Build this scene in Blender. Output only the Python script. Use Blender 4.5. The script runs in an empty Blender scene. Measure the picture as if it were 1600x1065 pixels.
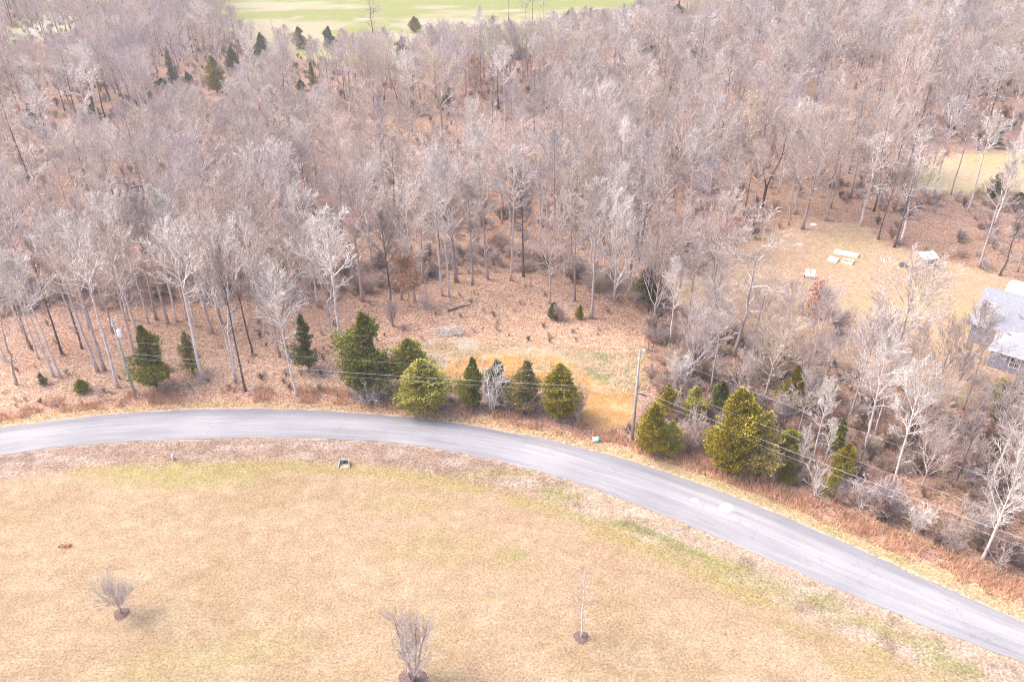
import bpy, math, random
import numpy as np
from mathutils import Matrix, Vector

# ---------------------------------------------------------------- camera, sky, sun, exposure
SC = bpy.context.scene
COL = SC.collection
CF, CTH, CRO, CH = 1244.0, math.radians(30.7), -0.0095, 54.0
cf = np.array([0, math.cos(CTH), -math.sin(CTH)]); cr0 = np.array([1., 0, 0]); cu0 = np.cross(cr0, cf)
cr = cr0*math.cos(CRO) + cu0*math.sin(CRO); cu = cu0*math.cos(CRO) - cr0*math.sin(CRO)
cam = bpy.data.cameras.new("camera"); camo = bpy.data.objects.new("camera", cam); COL.objects.link(camo)
m = Matrix(((cr[0], cu[0], -cf[0], 0), (cr[1], cu[1], -cf[1], 0), (cr[2], cu[2], -cf[2], CH), (0, 0, 0, 1)))
camo.matrix_world = m
cam.sensor_width = 36.0; cam.lens = 36.0*CF/1600.0; cam.clip_start = 0.5; cam.clip_end = 4000
SC.camera = camo
W = bpy.data.worlds.new("World"); SC.world = W; W.use_nodes = True
SUN_EL, SUN_AZ = math.radians(48), math.radians(-75)      # azimuth from +Y, clockwise positive
nt = W.node_tree; bg = nt.nodes["Background"]
sky = nt.nodes.new("ShaderNodeTexSky"); sky.sky_type = 'NISHITA'; sky.sun_disc = False
sky.sun_elevation = SUN_EL; sky.sun_rotation = SUN_AZ; sky.air_density = 1.0; sky.dust_density = 4.0; sky.ozone_density = 1.0
nt.links.new(sky.outputs[0], bg.inputs[0]); bg.inputs[1].default_value = 0.13
sl = bpy.data.lights.new("sun", 'SUN'); so = bpy.data.objects.new("sun", sl); COL.objects.link(so)
sl.energy = 1.1; sl.angle = math.radians(42); sl.color = (1.0, 0.93, 0.86)
sd = Vector((math.sin(SUN_AZ)*math.cos(SUN_EL), math.cos(SUN_AZ)*math.cos(SUN_EL), math.sin(SUN_EL)))
so.rotation_euler = sd.to_track_quat('Z', 'Y').to_euler(); so.location = (-60, 40, 120)
SC.view_settings.view_transform = 'Standard'; SC.view_settings.look = 'None'
SC.view_settings.exposure = 1.80; SC.view_settings.gamma = 1.0
SC.render.engine = 'CYCLES'
SC.cycles.use_denoising = True; SC.cycles.denoiser = 'OPENIMAGEDENOISE'; SC.cycles.denoising_input_passes = 'RGB_ALBEDO_NORMAL'; SC.cycles.denoising_prefilter = 'NONE'
SC.cycles.max_bounces = 5; SC.cycles.diffuse_bounces = 3; SC.cycles.glossy_bounces = 1; SC.cycles.transparent_max_bounces = 4
SC.cycles.volume_bounces = 0; SC.cycles.filter_width = 1.0

# ---------------------------------------------------------------- noise and terrain
def vn(x, y, s, seed):
    x = np.asarray(x, float)/s; y = np.asarray(y, float)/s
    g = np.random.RandomState(seed).rand(64, 64)
    xi = np.floor(x).astype(int); yi = np.floor(y).astype(int)
    fx = x-xi; fy = y-yi; fx = fx*fx*(3-2*fx); fy = fy*fy*(3-2*fy)
    a = g[xi % 64, yi % 64]; b = g[(xi+1) % 64, yi % 64]; c = g[xi % 64, (yi+1) % 64]; d = g[(xi+1) % 64, (yi+1) % 64]
    return (a*(1-fx)+b*fx)*(1-fy)+(c*(1-fx)+d*fx)*fy
def fbm(x, y, s, seed, n=4):
    t = 0; w = 0
    for i in range(n):
        t = t+vn(x, y, s/2**i, seed+i)*0.6**i; w += 0.6**i
    return t/w
def sstep(a, b, x):
    t = np.clip((np.asarray(x, float)-a)/(b-a), 0, 1); return t*t*(3-2*t)
def gz(x, y):
    x = np.asarray(x, float); y = np.asarray(y, float)
    wx = 1/(1+np.exp(np.clip((x-18)/9, -30, 30)))
    z = -4.0*np.exp(-((y-160)/32)**2)*wx
    z = z + 2.2*sstep(180, 260, y)*(vn(x, y, 70, 3)-0.5)
    z = z + 0.25*(vn(x, y, 22, 5)-0.5)*sstep(90, 110, y)
    z = z + 0.9*np.exp(-((x-3)/11)**2-((y-84)/4.5)**2)              # dirt mound
    z = z - 0.9*np.exp(-((x-42)/12)**2-((y-72)/7)**2)              # dip below the yard
    return z
def ray(px, py):
    return cf + cr*(px-800)/CF - cu*(py-532.5)/CF
def at(px, py, dz=0.0):
    d = ray(px, py); z = 0.0
    for i in range(12):
        p = np.array([0, 0, CH]) + d*((z+dz-CH)/d[2]); z = 0.5*z+0.5*float(gz(p[0], p[1])) if i > 4 else float(gz(p[0], p[1]))
    p = np.array([0, 0, CH]) + d*((z+dz-CH)/d[2])
    return p
def gp(px, py):
    p = at(px, py); return np.array([p[0], p[1], float(gz(p[0], p[1]))])
def proj(p):
    v = np.asarray(p, float)-np.array([0, 0, CH]); c = v@cf
    return 800+CF*(v@cr)/c, 532.5-CF*(v@cu)/c
def height_for(p, ty):
    lo, hi = 0.2, 60
    for i in range(30):
        mid = (lo+hi)/2
        if proj(p+np.array([0, 0, mid]))[1] > ty: lo = mid
        else: hi = mid
    return lo
def ppm(p):                      # pixels of the photo per metre at p
    return CF/float((np.asarray(p)-np.array([0, 0, CH]))@cf)

# ---------------------------------------------------------------- mesh helpers
def tag(o, label=None, cat=None, group=None, kind=None):
    if label: o['label'] = label
    if cat: o['category'] = cat
    if group: o['group'] = group
    if kind: o['kind'] = kind
    return o
def link(o, parent=None):
    COL.objects.link(o)
    if parent is not None: o.parent = parent
    return o
def mesh_np(name, V, F, mat=None, smooth=False):
    me = bpy.data.meshes.new(name)
    V = np.asarray(V, np.float32).reshape(-1, 3); F = np.asarray(F, np.int32); k = F.shape[1]
    me.vertices.add(len(V)); me.vertices.foreach_set("co", V.ravel())
    me.loops.add(F.size); me.loops.foreach_set("vertex_index", F.ravel())
    me.polygons.add(len(F)); me.polygons.foreach_set("loop_start", np.arange(0, F.size, k, dtype=np.int32))
    me.polygons.foreach_set("loop_total", np.full(len(F), k, dtype=np.int32))
    if smooth: me.polygons.foreach_set("use_smooth", np.ones(len(F), bool))
    me.update(calc_edges=True); me.validate()
    for mm in (mat if isinstance(mat, (list, tuple)) else [mat]):
        if mm: me.materials.append(mm)
    return me
def empty(name, loc, rz=0.0, sc=1.0):
    o = bpy.data.objects.new(name, None); o.location = tuple(float(v) for v in loc); o.rotation_euler = (0, 0, rz)
    o.scale = (sc, sc, sc) if np.isscalar(sc) else sc
    o.empty_display_size = 0.5
    return link(o)
class MB:
    def __init__(s): s.v = []; s.f = []
    def add(s, vs, fs):
        b = len(s.v); s.v += [tuple(float(c) for c in v) for v in vs]; s.f += [tuple(b+i for i in f) for f in fs]
    def box(s, c, d, rz=0.0, rx=0.0):
        vs = []
        R = Matrix.Rotation(rz, 3, 'Z') @ Matrix.Rotation(rx, 3, 'X')
        for i in (-1, 1):
            for j in (-1, 1):
                for k in (-1, 1):
                    v = R @ Vector((i*d[0]/2, j*d[1]/2, k*d[2]/2)); vs.append((c[0]+v[0], c[1]+v[1], c[2]+v[2]))
        s.add(vs, [(0, 1, 3, 2), (4, 6, 7, 5), (0, 4, 5, 1), (2, 3, 7, 6), (0, 2, 6, 4), (1, 5, 7, 3)])
    def tube(s, pts, rad, n=8, cap=True):
        pts = [Vector(p) for p in pts]
        if np.isscalar(rad): rad = [rad]*len(pts)
        vs = []
        for i, p in enumerate(pts):
            t = (pts[min(i+1, len(pts)-1)]-pts[max(i-1, 0)]).normalized()
            a = t.cross(Vector((0, 0, 1)) if abs(t.z) < .9 else Vector((1, 0, 0))).normalized(); b = t.cross(a)
            for k in range(n):
                w = 2*math.pi*k/n; q = p+(a*math.cos(w)+b*math.sin(w))*rad[i]; vs.append(q)
        fs = []
        for i in range(len(pts)-1):
            for k in range(n):
                fs.append((i*n+k, i*n+(k+1) % n, (i+1)*n+(k+1) % n, (i+1)*n+k))
        if cap:
            fs.append(tuple(range(n))[::-1]); fs.append(tuple((len(pts)-1)*n+k for k in range(n)))
        s.add(vs, fs)
    def mesh(s, name, mat, smooth=False):
        me = bpy.data.meshes.new(name); me.from_pydata(s.v, [], s.f); me.update()
        if mat: me.materials.append(mat)
        if smooth:
            for p in me.polygons: p.use_smooth = True
        return me
    def build(s, name, mat, parent=None, smooth=False, bevel=0.0):
        o = bpy.data.objects.new(name, s.mesh(name, mat, smooth)); link(o, parent)
        if bevel:
            b = o.modifiers.new("bevel", 'BEVEL'); b.width = bevel; b.segments = 2; b.limit_method = 'ANGLE'
        return o

# ---------------------------------------------------------------- materials
def mat_base(name, rough=0.9, spec=0.15):
    mm = bpy.data.materials.new(name); mm.use_nodes = True; n = mm.node_tree
    b = n.nodes["Principled BSDF"]; b.inputs["Roughness"].default_value = rough
    b.inputs["Specular IOR Level"].default_value = spec
    return mm, n, b
def ramp(n, pts):
    r = n.nodes.new("ShaderNodeValToRGB"); e = r.color_ramp.elements
    while len(e) > len(pts): e.remove(e[-1])
    while len(e) < len(pts): e.new(0.5)
    for i, (p, c) in enumerate(pts): e[i].position = p; e[i].color = (c[0], c[1], c[2], 1)
    return r
def mix(n, a, b, fac, mode='MULTIPLY'):
    x = n.nodes.new("ShaderNodeMix"); x.data_type = 'RGBA'; x.blend_type = mode
    for s, v in ((x.inputs[0], fac), (x.inputs[6], a), (x.inputs[7], b)):
        if isinstance(v, bpy.types.NodeSocket): n.links.new(v, s)
        elif isinstance(v, (int, float)): s.default_value = v
        else: s.default_value = (*v, 1)
    return x.outputs[2]
def noise(n, scale, det=4, rough=0.6, vec=None, dim='3D'):
    t = n.nodes.new("ShaderNodeTexNoise"); t.inputs["Scale"].default_value = scale
    t.inputs["Detail"].default_value = det; t.inputs["Roughness"].default_value = rough
    if vec is not None: n.links.new(vec, t.inputs["Vector"])
    return t
def bump(n, b, h, strength, dist=0.05):
    x = n.nodes.new("ShaderNodeBump"); x.inputs["Strength"].default_value = strength; x.inputs["Distance"].default_value = dist
    n.links.new(h, x.inputs["Height"]); n.links.new(x.outputs[0], b.inputs["Normal"])
def simple(name, c, rough=0.8, spec=0.2, var=0.25, scale=6.0, metal=0.0):
    mm, n, b = mat_base(name, rough, spec); b.inputs["Metallic"].default_value = metal
    tc = n.nodes.new("ShaderNodeTexCoord")
    t = noise(n, scale, 5, 0.65, tc.outputs["Object"])
    r = ramp(n, [(0.3, (1-var,)*3), (0.7, (1+var,)*3)]); n.links.new(t.outputs[0], r.inputs[0])
    n.links.new(mix(n, c, r.outputs[0], 1.0), b.inputs["Base Color"])
    bump(n, b, t.outputs[0], 0.3, 0.02)
    return mm
def bark(name, c, var=0.22, spots=None):
    """bark and twigs: colour shifts a little from tree to tree, with paler and darker blotches"""
    mm, n, b = mat_base(name, 0.9, 0.1)
    oi = n.nodes.new("ShaderNodeObjectInfo"); geo = n.nodes.new("ShaderNodeNewGeometry")
    r = ramp(n, [(0, (1-var, 1-var*1.05, 1-var*1.0)), (0.5, (1, 1, 1)), (1, (1+var, 1+var*0.95, 1+var*0.8))])
    n.links.new(oi.outputs["Random"], r.inputs[0])
    r2 = ramp(n, [(0, (0.50, 0.46, 0.45)), (0.5, (0.93, 0.91, 0.90)), (1, (1.22, 1.22, 1.22))]); n.links.new(geo.outputs["Random Per Island"], r2.inputs[0])
    t = noise(n, 1.6, 4, 0.7, geo.outputs["Position"])
    r3 = ramp(n, [(0.35, spots or (0.75, 0.73, 0.73)), (0.62, (1.12, 1.12, 1.12))]); n.links.new(t.outputs[0], r3.inputs[0])
    x = mix(n, c, r.outputs[0], 1.0); x = mix(n, x, r2.outputs[0], 1.0); x = mix(n, x, r3.outputs[0], 1.0)
    n.links.new(x, b.inputs["Base Color"])
    return mm
def foliage(name, c0, c1, c2=None):
    mm, n, b = mat_base(name, 0.75, 0.2)
    geo = n.nodes.new("ShaderNodeNewGeometry")
    r = ramp(n, [(0, c0), (0.55, c1), (1, c2 or c1)]); n.links.new(geo.outputs["Random Per Island"], r.inputs[0])
    t = noise(n, 0.9, 3, 0.6, geo.outputs["Position"])
    r3 = ramp(n, [(0.3, (0.7, 0.75, 0.7)), (0.7, (1.3, 1.2, 1.1))]); n.links.new(t.outputs[0], r3.inputs[0])
    n.links.new(mix(n, r.outputs[0], r3.outputs[0], 1.0), b.inputs["Base Color"])
    return mm
LB = {}
BK = {
 'white': bark("bark_white", (0.66, 0.58, 0.56), 0.12, (0.80, 0.78, 0.76)),
 'pink':  bark("bark_pinkish", (0.50, 0.38, 0.35)),
 'grey':  bark("bark_grey", (0.42, 0.35, 0.34)),
 'mauve': bark("bark_mauve", (0.43, 0.34, 0.37)),
 'tan':   bark("bark_tan", (0.50, 0.40, 0.31)),
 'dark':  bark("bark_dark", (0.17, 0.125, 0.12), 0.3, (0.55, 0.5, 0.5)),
}
TW = {
 'white': bark("twigs_white", (0.820, 0.750, 0.704), 0.10),
 'pink':  bark("twigs_pinkish", (0.683, 0.557, 0.492), 0.16),
 'grey':  bark("twigs_grey", (0.647, 0.556, 0.510), 0.16),
 'mauve': bark("twigs_mauve", (0.633, 0.542, 0.532), 0.16),
 'tan':   bark("twigs_tan", (0.704, 0.579, 0.454), 0.16),
 'dark':  bark("twigs_dark", (0.544, 0.443, 0.409), 0.2),
}
LB = {'white': bark("limbs_white", (0.85, 0.79, 0.76), 0.06, (0.85, 0.83, 0.82)), 'pink': bark("limbs_pinkish", (0.74, 0.63, 0.58), 0.1), 'grey': bark("limbs_grey", (0.66, 0.59, 0.56), 0.14),
 'mauve': bark("limbs_mauve", (0.70, 0.61, 0.60), 0.12), 'tan': bark("limbs_tan", (0.72, 0.63, 0.52), 0.12), 'dark': bark("limbs_dark", (0.24, 0.19, 0.18), 0.3)}
FOL = {
 'green': foliage("cedar_green", (0.095, 0.114, 0.017), (0.253, 0.260, 0.040), (0.505, 0.427, 0.081)),
 'olive': foliage("cedar_olive", (0.140, 0.127, 0.014), (0.358, 0.297, 0.026), (0.640, 0.490, 0.068)),
 'yellow': foliage("cedar_yellowish", (0.179, 0.176, 0.026), (0.465, 0.415, 0.081), (0.672, 0.599, 0.162)),
 'dull':  foliage("cedar_dull", (0.180, 0.159, 0.054), (0.399, 0.318, 0.121), (0.678, 0.512, 0.215)),
 'brown': foliage("cedar_brownish", (0.252, 0.172, 0.051), (0.559, 0.390, 0.127), (0.637, 0.586, 0.243)),
 'dark':  foliage("cedar_dark", (0.059, 0.081, 0.020), (0.169, 0.187, 0.047), (0.319, 0.301, 0.094)),
}
M_leaf = foliage("dead_leaves", (0.42, 0.20, 0.11), (0.62, 0.34, 0.20), (0.75, 0.48, 0.31))
M_leafred = foliage("red_leaves", (0.35, 0.13, 0.07), (0.55, 0.24, 0.14), (0.66, 0.36, 0.24))
M_grassred = foliage("dry_red_grass", (0.40, 0.21, 0.13), (0.62, 0.36, 0.23), (0.78, 0.53, 0.37))
M_straw = foliage("pale_straw", (0.55, 0.42, 0.27), (0.78, 0.62, 0.42), (0.86, 0.74, 0.55))

# ---------------------------------------------------------------- road edges (traced in the photo, put on the ground)
UP = [(0,668),(100,655),(200,645),(300,640),(400,640),(480,641),(560,645),(640,651),(700,659),(760,670),(830,684),(900,698),(960,712),(1020,731),(1080,752),(1150,776),(1220,805),(1300,840),(1400,884),(1500,928),(1600,972)]
LO = [(0,711),(60,703),(120,697),(200,690),(300,685),(400,683),(480,684),(560,689),(640,697),(720,708),(800,723),(880,745),(960,771),(1040,806),(1100,833),(1200,876),(1300,918),(1400,957),(1500,997),(1600,1037)]
uw = np.array([at(*p)[:2] for p in UP]); lw = np.array([at(*p)[:2] for p in LO])
# centre curve, smoothed, constant width
def resamp(w, xs): return np.interp(xs, w[:, 0], w[:, 1])
xs = np.linspace(-50, 44, 60)
cfit_u = np.polyfit(uw[:, 0], uw[:, 1], 6); cfit_l = np.polyfit(lw[:, 0], lw[:, 1], 6)
XA, XB = uw[0, 0], uw[-1, 0]
def edge(fit, a, b, n=160):
    x = np.linspace(a, b, n); y = np.polyval(fit, x)
    dl = np.polyval(np.polyder(fit), a+1.0); dr = np.polyval(np.polyder(fit), b-1.0)
    xl = a-np.linspace(70, 0.5, 60); yl = y[0]+dl*(xl-a)-0.004*(xl-a)**2
    xr = b+np.linspace(0.5, 70, 60); yr = y[-1]+dr*(xr-b)
    return np.stack([np.concatenate([xl, x, xr]), np.concatenate([yl, y, yr])], 1)
EU = edge(cfit_u, uw[0, 0], uw[-1, 0]); EL = edge(cfit_l, lw[0, 0], lw[-1, 0])
def pdist(x, y, P):
    best = np.full(x.shape, 1e9)
    for i in range(len(P)-1):
        a = P[i]; d = P[i+1]-a; L = d@d
        t = np.clip(((x-a[0])*d[0]+(y-a[1])*d[1])/L, 0, 1)
        q = (x-a[0]-t*d[0])**2+(y-a[1]-t*d[1])**2
        best = np.minimum(best, q)
    return np.sqrt(best)
def sd_up(x, y): return np.where(y > np.interp(x, EU[:, 0], EU[:, 1]), 1, -1)*pdist(x, y, EU[::3])
def sd_lo(x, y): return np.where(y < np.interp(x, EL[:, 0], EL[:, 1]), 1, -1)*pdist(x, y, EL[::3])
def polyw(pts): return np.array([at(*p)[:2] for p in pts])
def sdpoly(x, y, P):
    x = np.asarray(x, float); y = np.asarray(y, float)
    ins = np.zeros(x.shape, bool); n = len(P)
    for i in range(n):
        a = P[i]; b = P[(i+1) % n]
        c = (a[1] > y) != (b[1] > y)
        with np.errstate(divide='ignore', invalid='ignore'):
            xi = (b[0]-a[0])*(y-a[1])/((b[1]-a[1]) or 1e-9)+a[0]
        ins ^= c & (x < xi)
    d = pdist(x, y, np.vstack([P, P[:1]]))
    return np.where(ins, d, -d)
P_yard = polyw([(1085,430),(1120,408),(1150,395),(1190,368),(1250,347),(1340,350),(1390,388),(1440,398),(1500,415),(1600,440),(1750,470),(1750,660),(1600,645),(1500,632),(1400,610),(1330,575),(1290,545),(1230,520),(1170,512),(1110,500),(1055,475),(1050,440)])
P_rfield = polyw([(1425,300),(1440,252),(1500,240),(1600,236),(1800,232),(1800,300),(1600,305),(1530,298),(1480,310)])
P_field = polyw([(300,-60),(330,-5),(345,10),(420,38),(500,54),(620,60),(720,50),(800,38),(900,22),(1000,12),(1090,6),(1180,-15),(1250,-60)])
P_fgr = polyw([(250,-60),(300,-5),(325,30),(400,75),(500,95),(620,100),(740,90),(820,70),(900,50),(960,38),(1000,20),(1035,-5),(1060,-60)])
PXF = np.array([(330,-60),(340,10),(420,40),(500,57),(560,48),(640,50),(700,38),(800,36),(900,18),(960,10),(1010,0),(1040,-60)], float)
PXL = np.array([(-20,55),(20,35),(60,18),(120,12),(150,25),(120,48),(60,60),(0,70)], float)
PXR = np.array([(1440,300),(1450,255),(1500,243),(1700,238),(1700,300),(1600,303),(1530,296),(1480,305)], float)
P_lfield = polyw([(-10,62),(25,40),(60,22),(110,14),(150,22),(130,42),(70,62),(20,72)])
P_dirt = polyw([(690,585),(705,560),(760,552),(830,552),(890,562),(915,585),(945,600),(990,612),(992,650),(960,668),(915,668),(890,640),(850,606),(800,598),(740,602),(700,612)])
P_mgrass = polyw([(640,548),(680,530),(720,528),(780,540),(860,545),(940,548),(1000,560),(1010,600),(960,612),(920,600),(880,575),(800,558),(720,556),(690,580),(650,585)])
P_slope = polyw([(560,545),(620,500),(690,462),(760,440),(840,440),(885,480),(940,510),(1000,530),(1010,560),(900,548),(760,545),(680,530),(620,560)])

# ---------------------------------------------------------------- ground
def axis(segs):
    out = [segs[0][0]]
    for a, b, s in segs:
        n = max(1, int(round((b-a)/s))); out += list(np.linspace(a, b, n+1)[1:])
    return np.array(out)
gx = axis([(-900, -400, 50), (-400, -130, 6), (-130, -75, 1.2), (-75, 75, 0.42), (75, 130, 1.2), (130, 400, 6), (400, 900, 50)])
gy = axis([(-60, 30, 6), (30, 100, 0.42), (100, 140, 0.8), (140, 440, 3), (440, 1800, 50)])
GX, GY = np.meshgrid(gx, gy); X = GX.ravel(); Y = GY.ravel(); Z = gz(X, Y)
NX, NY = len(gx), len(gy)
idx = np.arange(NX*NY).reshape(NY, NX)
F = np.stack([idx[:-1, :-1], idx[:-1, 1:], idx[1:, 1:], idx[1:, :-1]], -1).reshape(-1, 4)
n1 = fbm(X, Y, 9, 11); n2 = fbm(X, Y, 3, 21); n3 = fbm(X, Y, 30, 31); n4 = fbm(X, Y, 1.6, 41, 3)
C = np.tile(np.array([0.44, 0.29, 0.205]), (len(X), 1)); A = np.ones(len(X))
def blend(mask, c, a=None):
    global C, A
    c = np.asarray(c); mk = np.clip(mask, 0, 1)[:, None]; C = C*(1-mk)+c*mk
    if a is not None: A = A*(1-mk[:, 0])+a*mk[:, 0]
jit = (n2-0.5)*3+(n4-0.5)*1.6
blend(sstep(0.45, 0.7, n1)*0.5, (0.42, 0.25, 0.19)); blend(sstep(0.5, 0.7, n3)*0.5, (0.46, 0.31, 0.26))
sl_ = sdpoly(X, Y, P_slope); blend(sstep(-2, 2, sl_+jit)*0.9, (0.60, 0.40, 0.275)); blend(sstep(0, 3, sl_+jit)*sstep(0.5, 0.62, n2)*0.5, (0.50, 0.29, 0.22))
# litter slope above the road on the left is lighter
SU = sd_up(X, Y); SL = sd_lo(X, Y)
blend(sstep(18, 8, SU+jit*2)*sstep(0, 0.5, SU)*sstep(6, -4, X)*0.85, (0.60, 0.41, 0.29))
blend(sstep(0.3, 0.9, SU)*sstep(4.5, 2.8, SU+jit*0.8)*0.75, (0.52, 0.30, 0.235))
blend(sstep(2.6, 1.6, SU+jit*0.4)*sstep(-0.5, 0.1, SU), (0.66, 0.45, 0.27))
mow = sstep(1.8, 1.2, SU+jit*0.25)*sstep(0.1, 0.4, SU)*sstep(8, 16, X)
blend(mow*0.85, (0.62, 0.48, 0.28), 0.5); blend(mow*sstep(0.5, 0.65, n2)*0.6, (0.40, 0.39, 0.14), 0.5)
# dirt mound area
mg = sdpoly(X, Y, P_mgrass); blend(sstep(-0.8, 0.8, mg+jit*0.6)*0.95, (0.76, 0.57, 0.36), 0.6)
blend(sstep(-0.5, 1, mg+jit*0.6)*sstep(0.48, 0.6, n2), (0.78, 0.66, 0.50), 0.6)
blend(sstep(-0.5, 1, mg+jit*0.6)*sstep(0.5, 0.62, n4)*0.8*sstep(4, 12, X), (0.36, 0.40, 0.16), 0.5)
dm = sdpoly(X, Y, P_dirt); blend(sstep(-0.6, 0.9, dm+jit*0.6)*0.92, (0.86, 0.465, 0.17), 0.2); blend(sstep(-0.6, 1.2, dm)*sstep(0.5, 0.58, fbm(X, Y, 1.8, 811, 4))*0.75, (0.86, 0.66, 0.40), 0.4); blend(sstep(0, 0.7, dm+jit*0.3)*sstep(0.52, 0.68, n2)*0.6, (0.86, 0.52, 0.22), 0.2)
blend(sstep(0.2, 0.7, dm)*sstep(0.55, 0.7, n4)*0.5, (0.72, 0.36, 0.14), 0.2)
# yard and clearings
yd = sdpoly(X, Y, P_yard); blend(sstep(-1.5, 1.5, yd+jit)*0.95, (0.78, 0.545, 0.36), 0.45)
blend(sstep(-1, 1, yd+jit)*sstep(0.5, 0.68, n1)*0.5, (0.66, 0.55, 0.30), 0.35); blend(sstep(-1, 1, yd)*sstep(0.52, 0.68, n2)*0.4, (0.70, 0.45, 0.30), 0.5)
rf = sdpoly(X, Y, P_rfield); blend(sstep(-2, 2, rf+jit), (0.80, 0.62, 0.40), 0.2); blend(sstep(-2, 2, rf+jit)*sstep(0.45, 0.6, n1)*0.7, (0.66, 0.60, 0.28), 0.2)
ff = sdpoly(X, Y, P_fgr); nf = fbm(X*0.5, Y, 26, 61); fm = sstep(-4, 4, ff+jit*2)
blend(fm, (0.80, 0.70, 0.44), 0.1); blend(fm*sstep(0.42, 0.56, nf), (0.52, 0.55, 0.16), 0.1); blend(fm*sstep(0.56, 0.7, n3), (0.86, 0.74, 0.56), 0.1)
blend(fm*sstep(60, 0, np.abs(X+62))*sstep(14, 2, ff)*0.8, (0.56, 0.56, 0.14), 0.1)
lf = sdpoly(X, Y, P_lfield); blend(sstep(-4, 4, lf+jit), (0.66, 0.64, 0.34), 0.1); blend(sstep(4, 12, lf)*0.9, (0.80, 0.78, 0.72), 0.1)
# lawn and road verge
LM = sstep(-0.4, 0.2, SL)
lawn = np.array([0.69, 0.50, 0.315])
blend(LM, lawn, 0.28)
blend(LM*sstep(0.42, 0.66, n1)*0.55, (0.57, 0.41, 0.22)); blend(LM*sstep(0.5, 0.62, fbm(X*0.6, Y, 2.2, 711, 4))*0.38, (0.55, 0.385, 0.24)); blend(LM*sstep(0.52, 0.66, fbm(X*0.5, Y, 1.1, 713, 3))*0.3, (0.86, 0.68, 0.48)); blend(LM*sstep(0.5, 0.7, n2)*0.4, (0.76, 0.58, 0.38)); blend(LM*sstep(0.45, 0.65, fbm(X+Y*.4, Y*1.4, 14, 77))*0.35, (0.66, 0.44, 0.28))
st = 0.5+0.5*np.sin((X*0.35+Y)*2.1+n2*5); blend(LM*st*sstep(8, 4, SL)*0.25, (0.80, 0.62, 0.44)); blend(LM*sstep(0.2, 0.9, np.sin(SL*2*math.pi/2.3+n1*2.0))*0.14, (0.58, 0.44, 0.24))
gr = LM*sstep(5.2, 3.2, SL+jit*0.8)*sstep(0.0, 0.3, SL)
blend(gr*sstep(20, -5, X)*0.9, (0.58, 0.415, 0.33), 0.8); blend(gr*sstep(-5, 20, X)*0.9, (0.72, 0.55, 0.40), 0.5)
blend(gr*sstep(0.46, 0.58, vn(X*0.25, Y, 0.8, 91))*sstep(0.2, 1, SL)*0.5, (0.76, 0.63, 0.54), 0.7)
blend(gr*sstep(0.55, 0.7, n4)*0.7, (0.40, 0.29, 0.22), 0.7)
blend(LM*np.exp(-((SL-4.9-jit*0.3)/1.0)**2)*0.7*sstep(0.3, 0.5, n1), (0.56, 0.46, 0.17), 0.5)
blend(LM*np.exp(-((SL-3.6-jit*0.5)/0.9)**2)*sstep(5, 20, X)*sstep(0.45, 0.62, n2)*0.5, (0.48, 0.44, 0.17), 0.5)
blend(LM*np.exp(-(SL/0.16)**2)*0.8, (0.88, 0.76, 0.62), 0.2)
blend(sstep(0.32, 0.1, np.abs(SU))*0.8, (0.84, 0.70, 0.54), 0.2)
for (a, b, rx, ry, c, s) in [(300,745,8,2.2,(0.55,0.50,0.18),.7),(210,740,6,1.4,(0.60,0.50,0.2),.6),(800,865,2.2,.7,(0.42,0.40,0.14),.8),(690,855,7,2.5,(0.60,0.49,0.22),.5),
        (880,775,3,1,(0.48,0.44,0.15),.8),(980,822,2.5,.6,(0.36,0.38,0.12),.9),(1030,838,2.8,.5,(0.33,0.36,0.11),.9),(1080,860,2.2,.5,(0.34,0.36,0.12),.9),(1130,880,2.6,.8,(0.48,0.45,0.15),.8),
        (1200,915,3,1.2,(0.44,0.43,0.14),.7),(1250,985,3,.9,(0.44,0.42,0.15),.7),(1290,940,2.5,.9,(0.42,0.42,0.13),.8),(1360,975,2.5,1,(0.42,0.42,0.13),.8),(1440,1005,2.5,1,(0.43,0.42,0.13),.8),(1490,1040,3,1.1,(0.40,0.42,0.12),.85),
        (1330,1040,3,1.4,(0.56,0.50,0.2),.7),(640,790,6,1.5,(0.62,0.50,0.24),.6),(780,740,5,1,(0.50,0.44,0.17),.6),(860,765,2,.8,(0.45,0.42,0.15),.8),(400,1010,5,2,(0.62,0.52,0.26),.5),(250,1040,6,2,(0.6,0.5,0.25),.5),(0,800,8,2,(0.55,0.40,0.2),.5),
        (570,912,.8,.3,(0.62,0.36,0.12),.7),(1240,1030,4,2,(0.82,0.62,0.42),.7),(950,790,3,2,(0.80,0.62,0.44),.6),(810,880,4,1,(0.56,0.46,0.22),.4),(700,928,.4,.25,(0.45,0.45,0.12),.8),(938,910,.4,.25,(0.45,0.45,0.12),.8),(762,935,.7,.3,(0.5,0.45,0.15),.6),(997,800,1.4,.6,(0.9,0.8,0.62),.7)]:
    p = at(a, b); u = X-p[0]; v = Y-p[1]
    th = -0.42 if a > 900 else 0.0
    uu = u*math.cos(th)+v*math.sin(th); vv = -u*math.sin(th)+v*math.cos(th)
    mk = np.exp(-(uu/rx)**2-(vv/ry)**2); mk = sstep(0.25, 0.75, mk+(n4-0.5)*0.55+(n2-0.5)*0.4)
    blend(LM*mk*s*(0.6 if a > 1150 else 0.8), c)
K_ = np.full(len(X), 0.78)
for mk, kk in ((LM, 0.53), (sstep(-0.5, 0.1, SU)*sstep(2.6, 1.6, SU), 0.66), (sstep(-0.8, 0.8, mg+jit*0.6), 0.53), (sstep(-0.6, 0.7, dm+jit*0.35), 0.57), (sstep(-1.5, 1.5, yd+jit), 0.57), (sstep(-2, 2, rf+jit), 0.56), (fm, 0.44), (sstep(-4, 4, lf+jit), 0.6)): K_ = K_*(1-mk)+kk*mk
C = C*K_[:, None]
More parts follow.
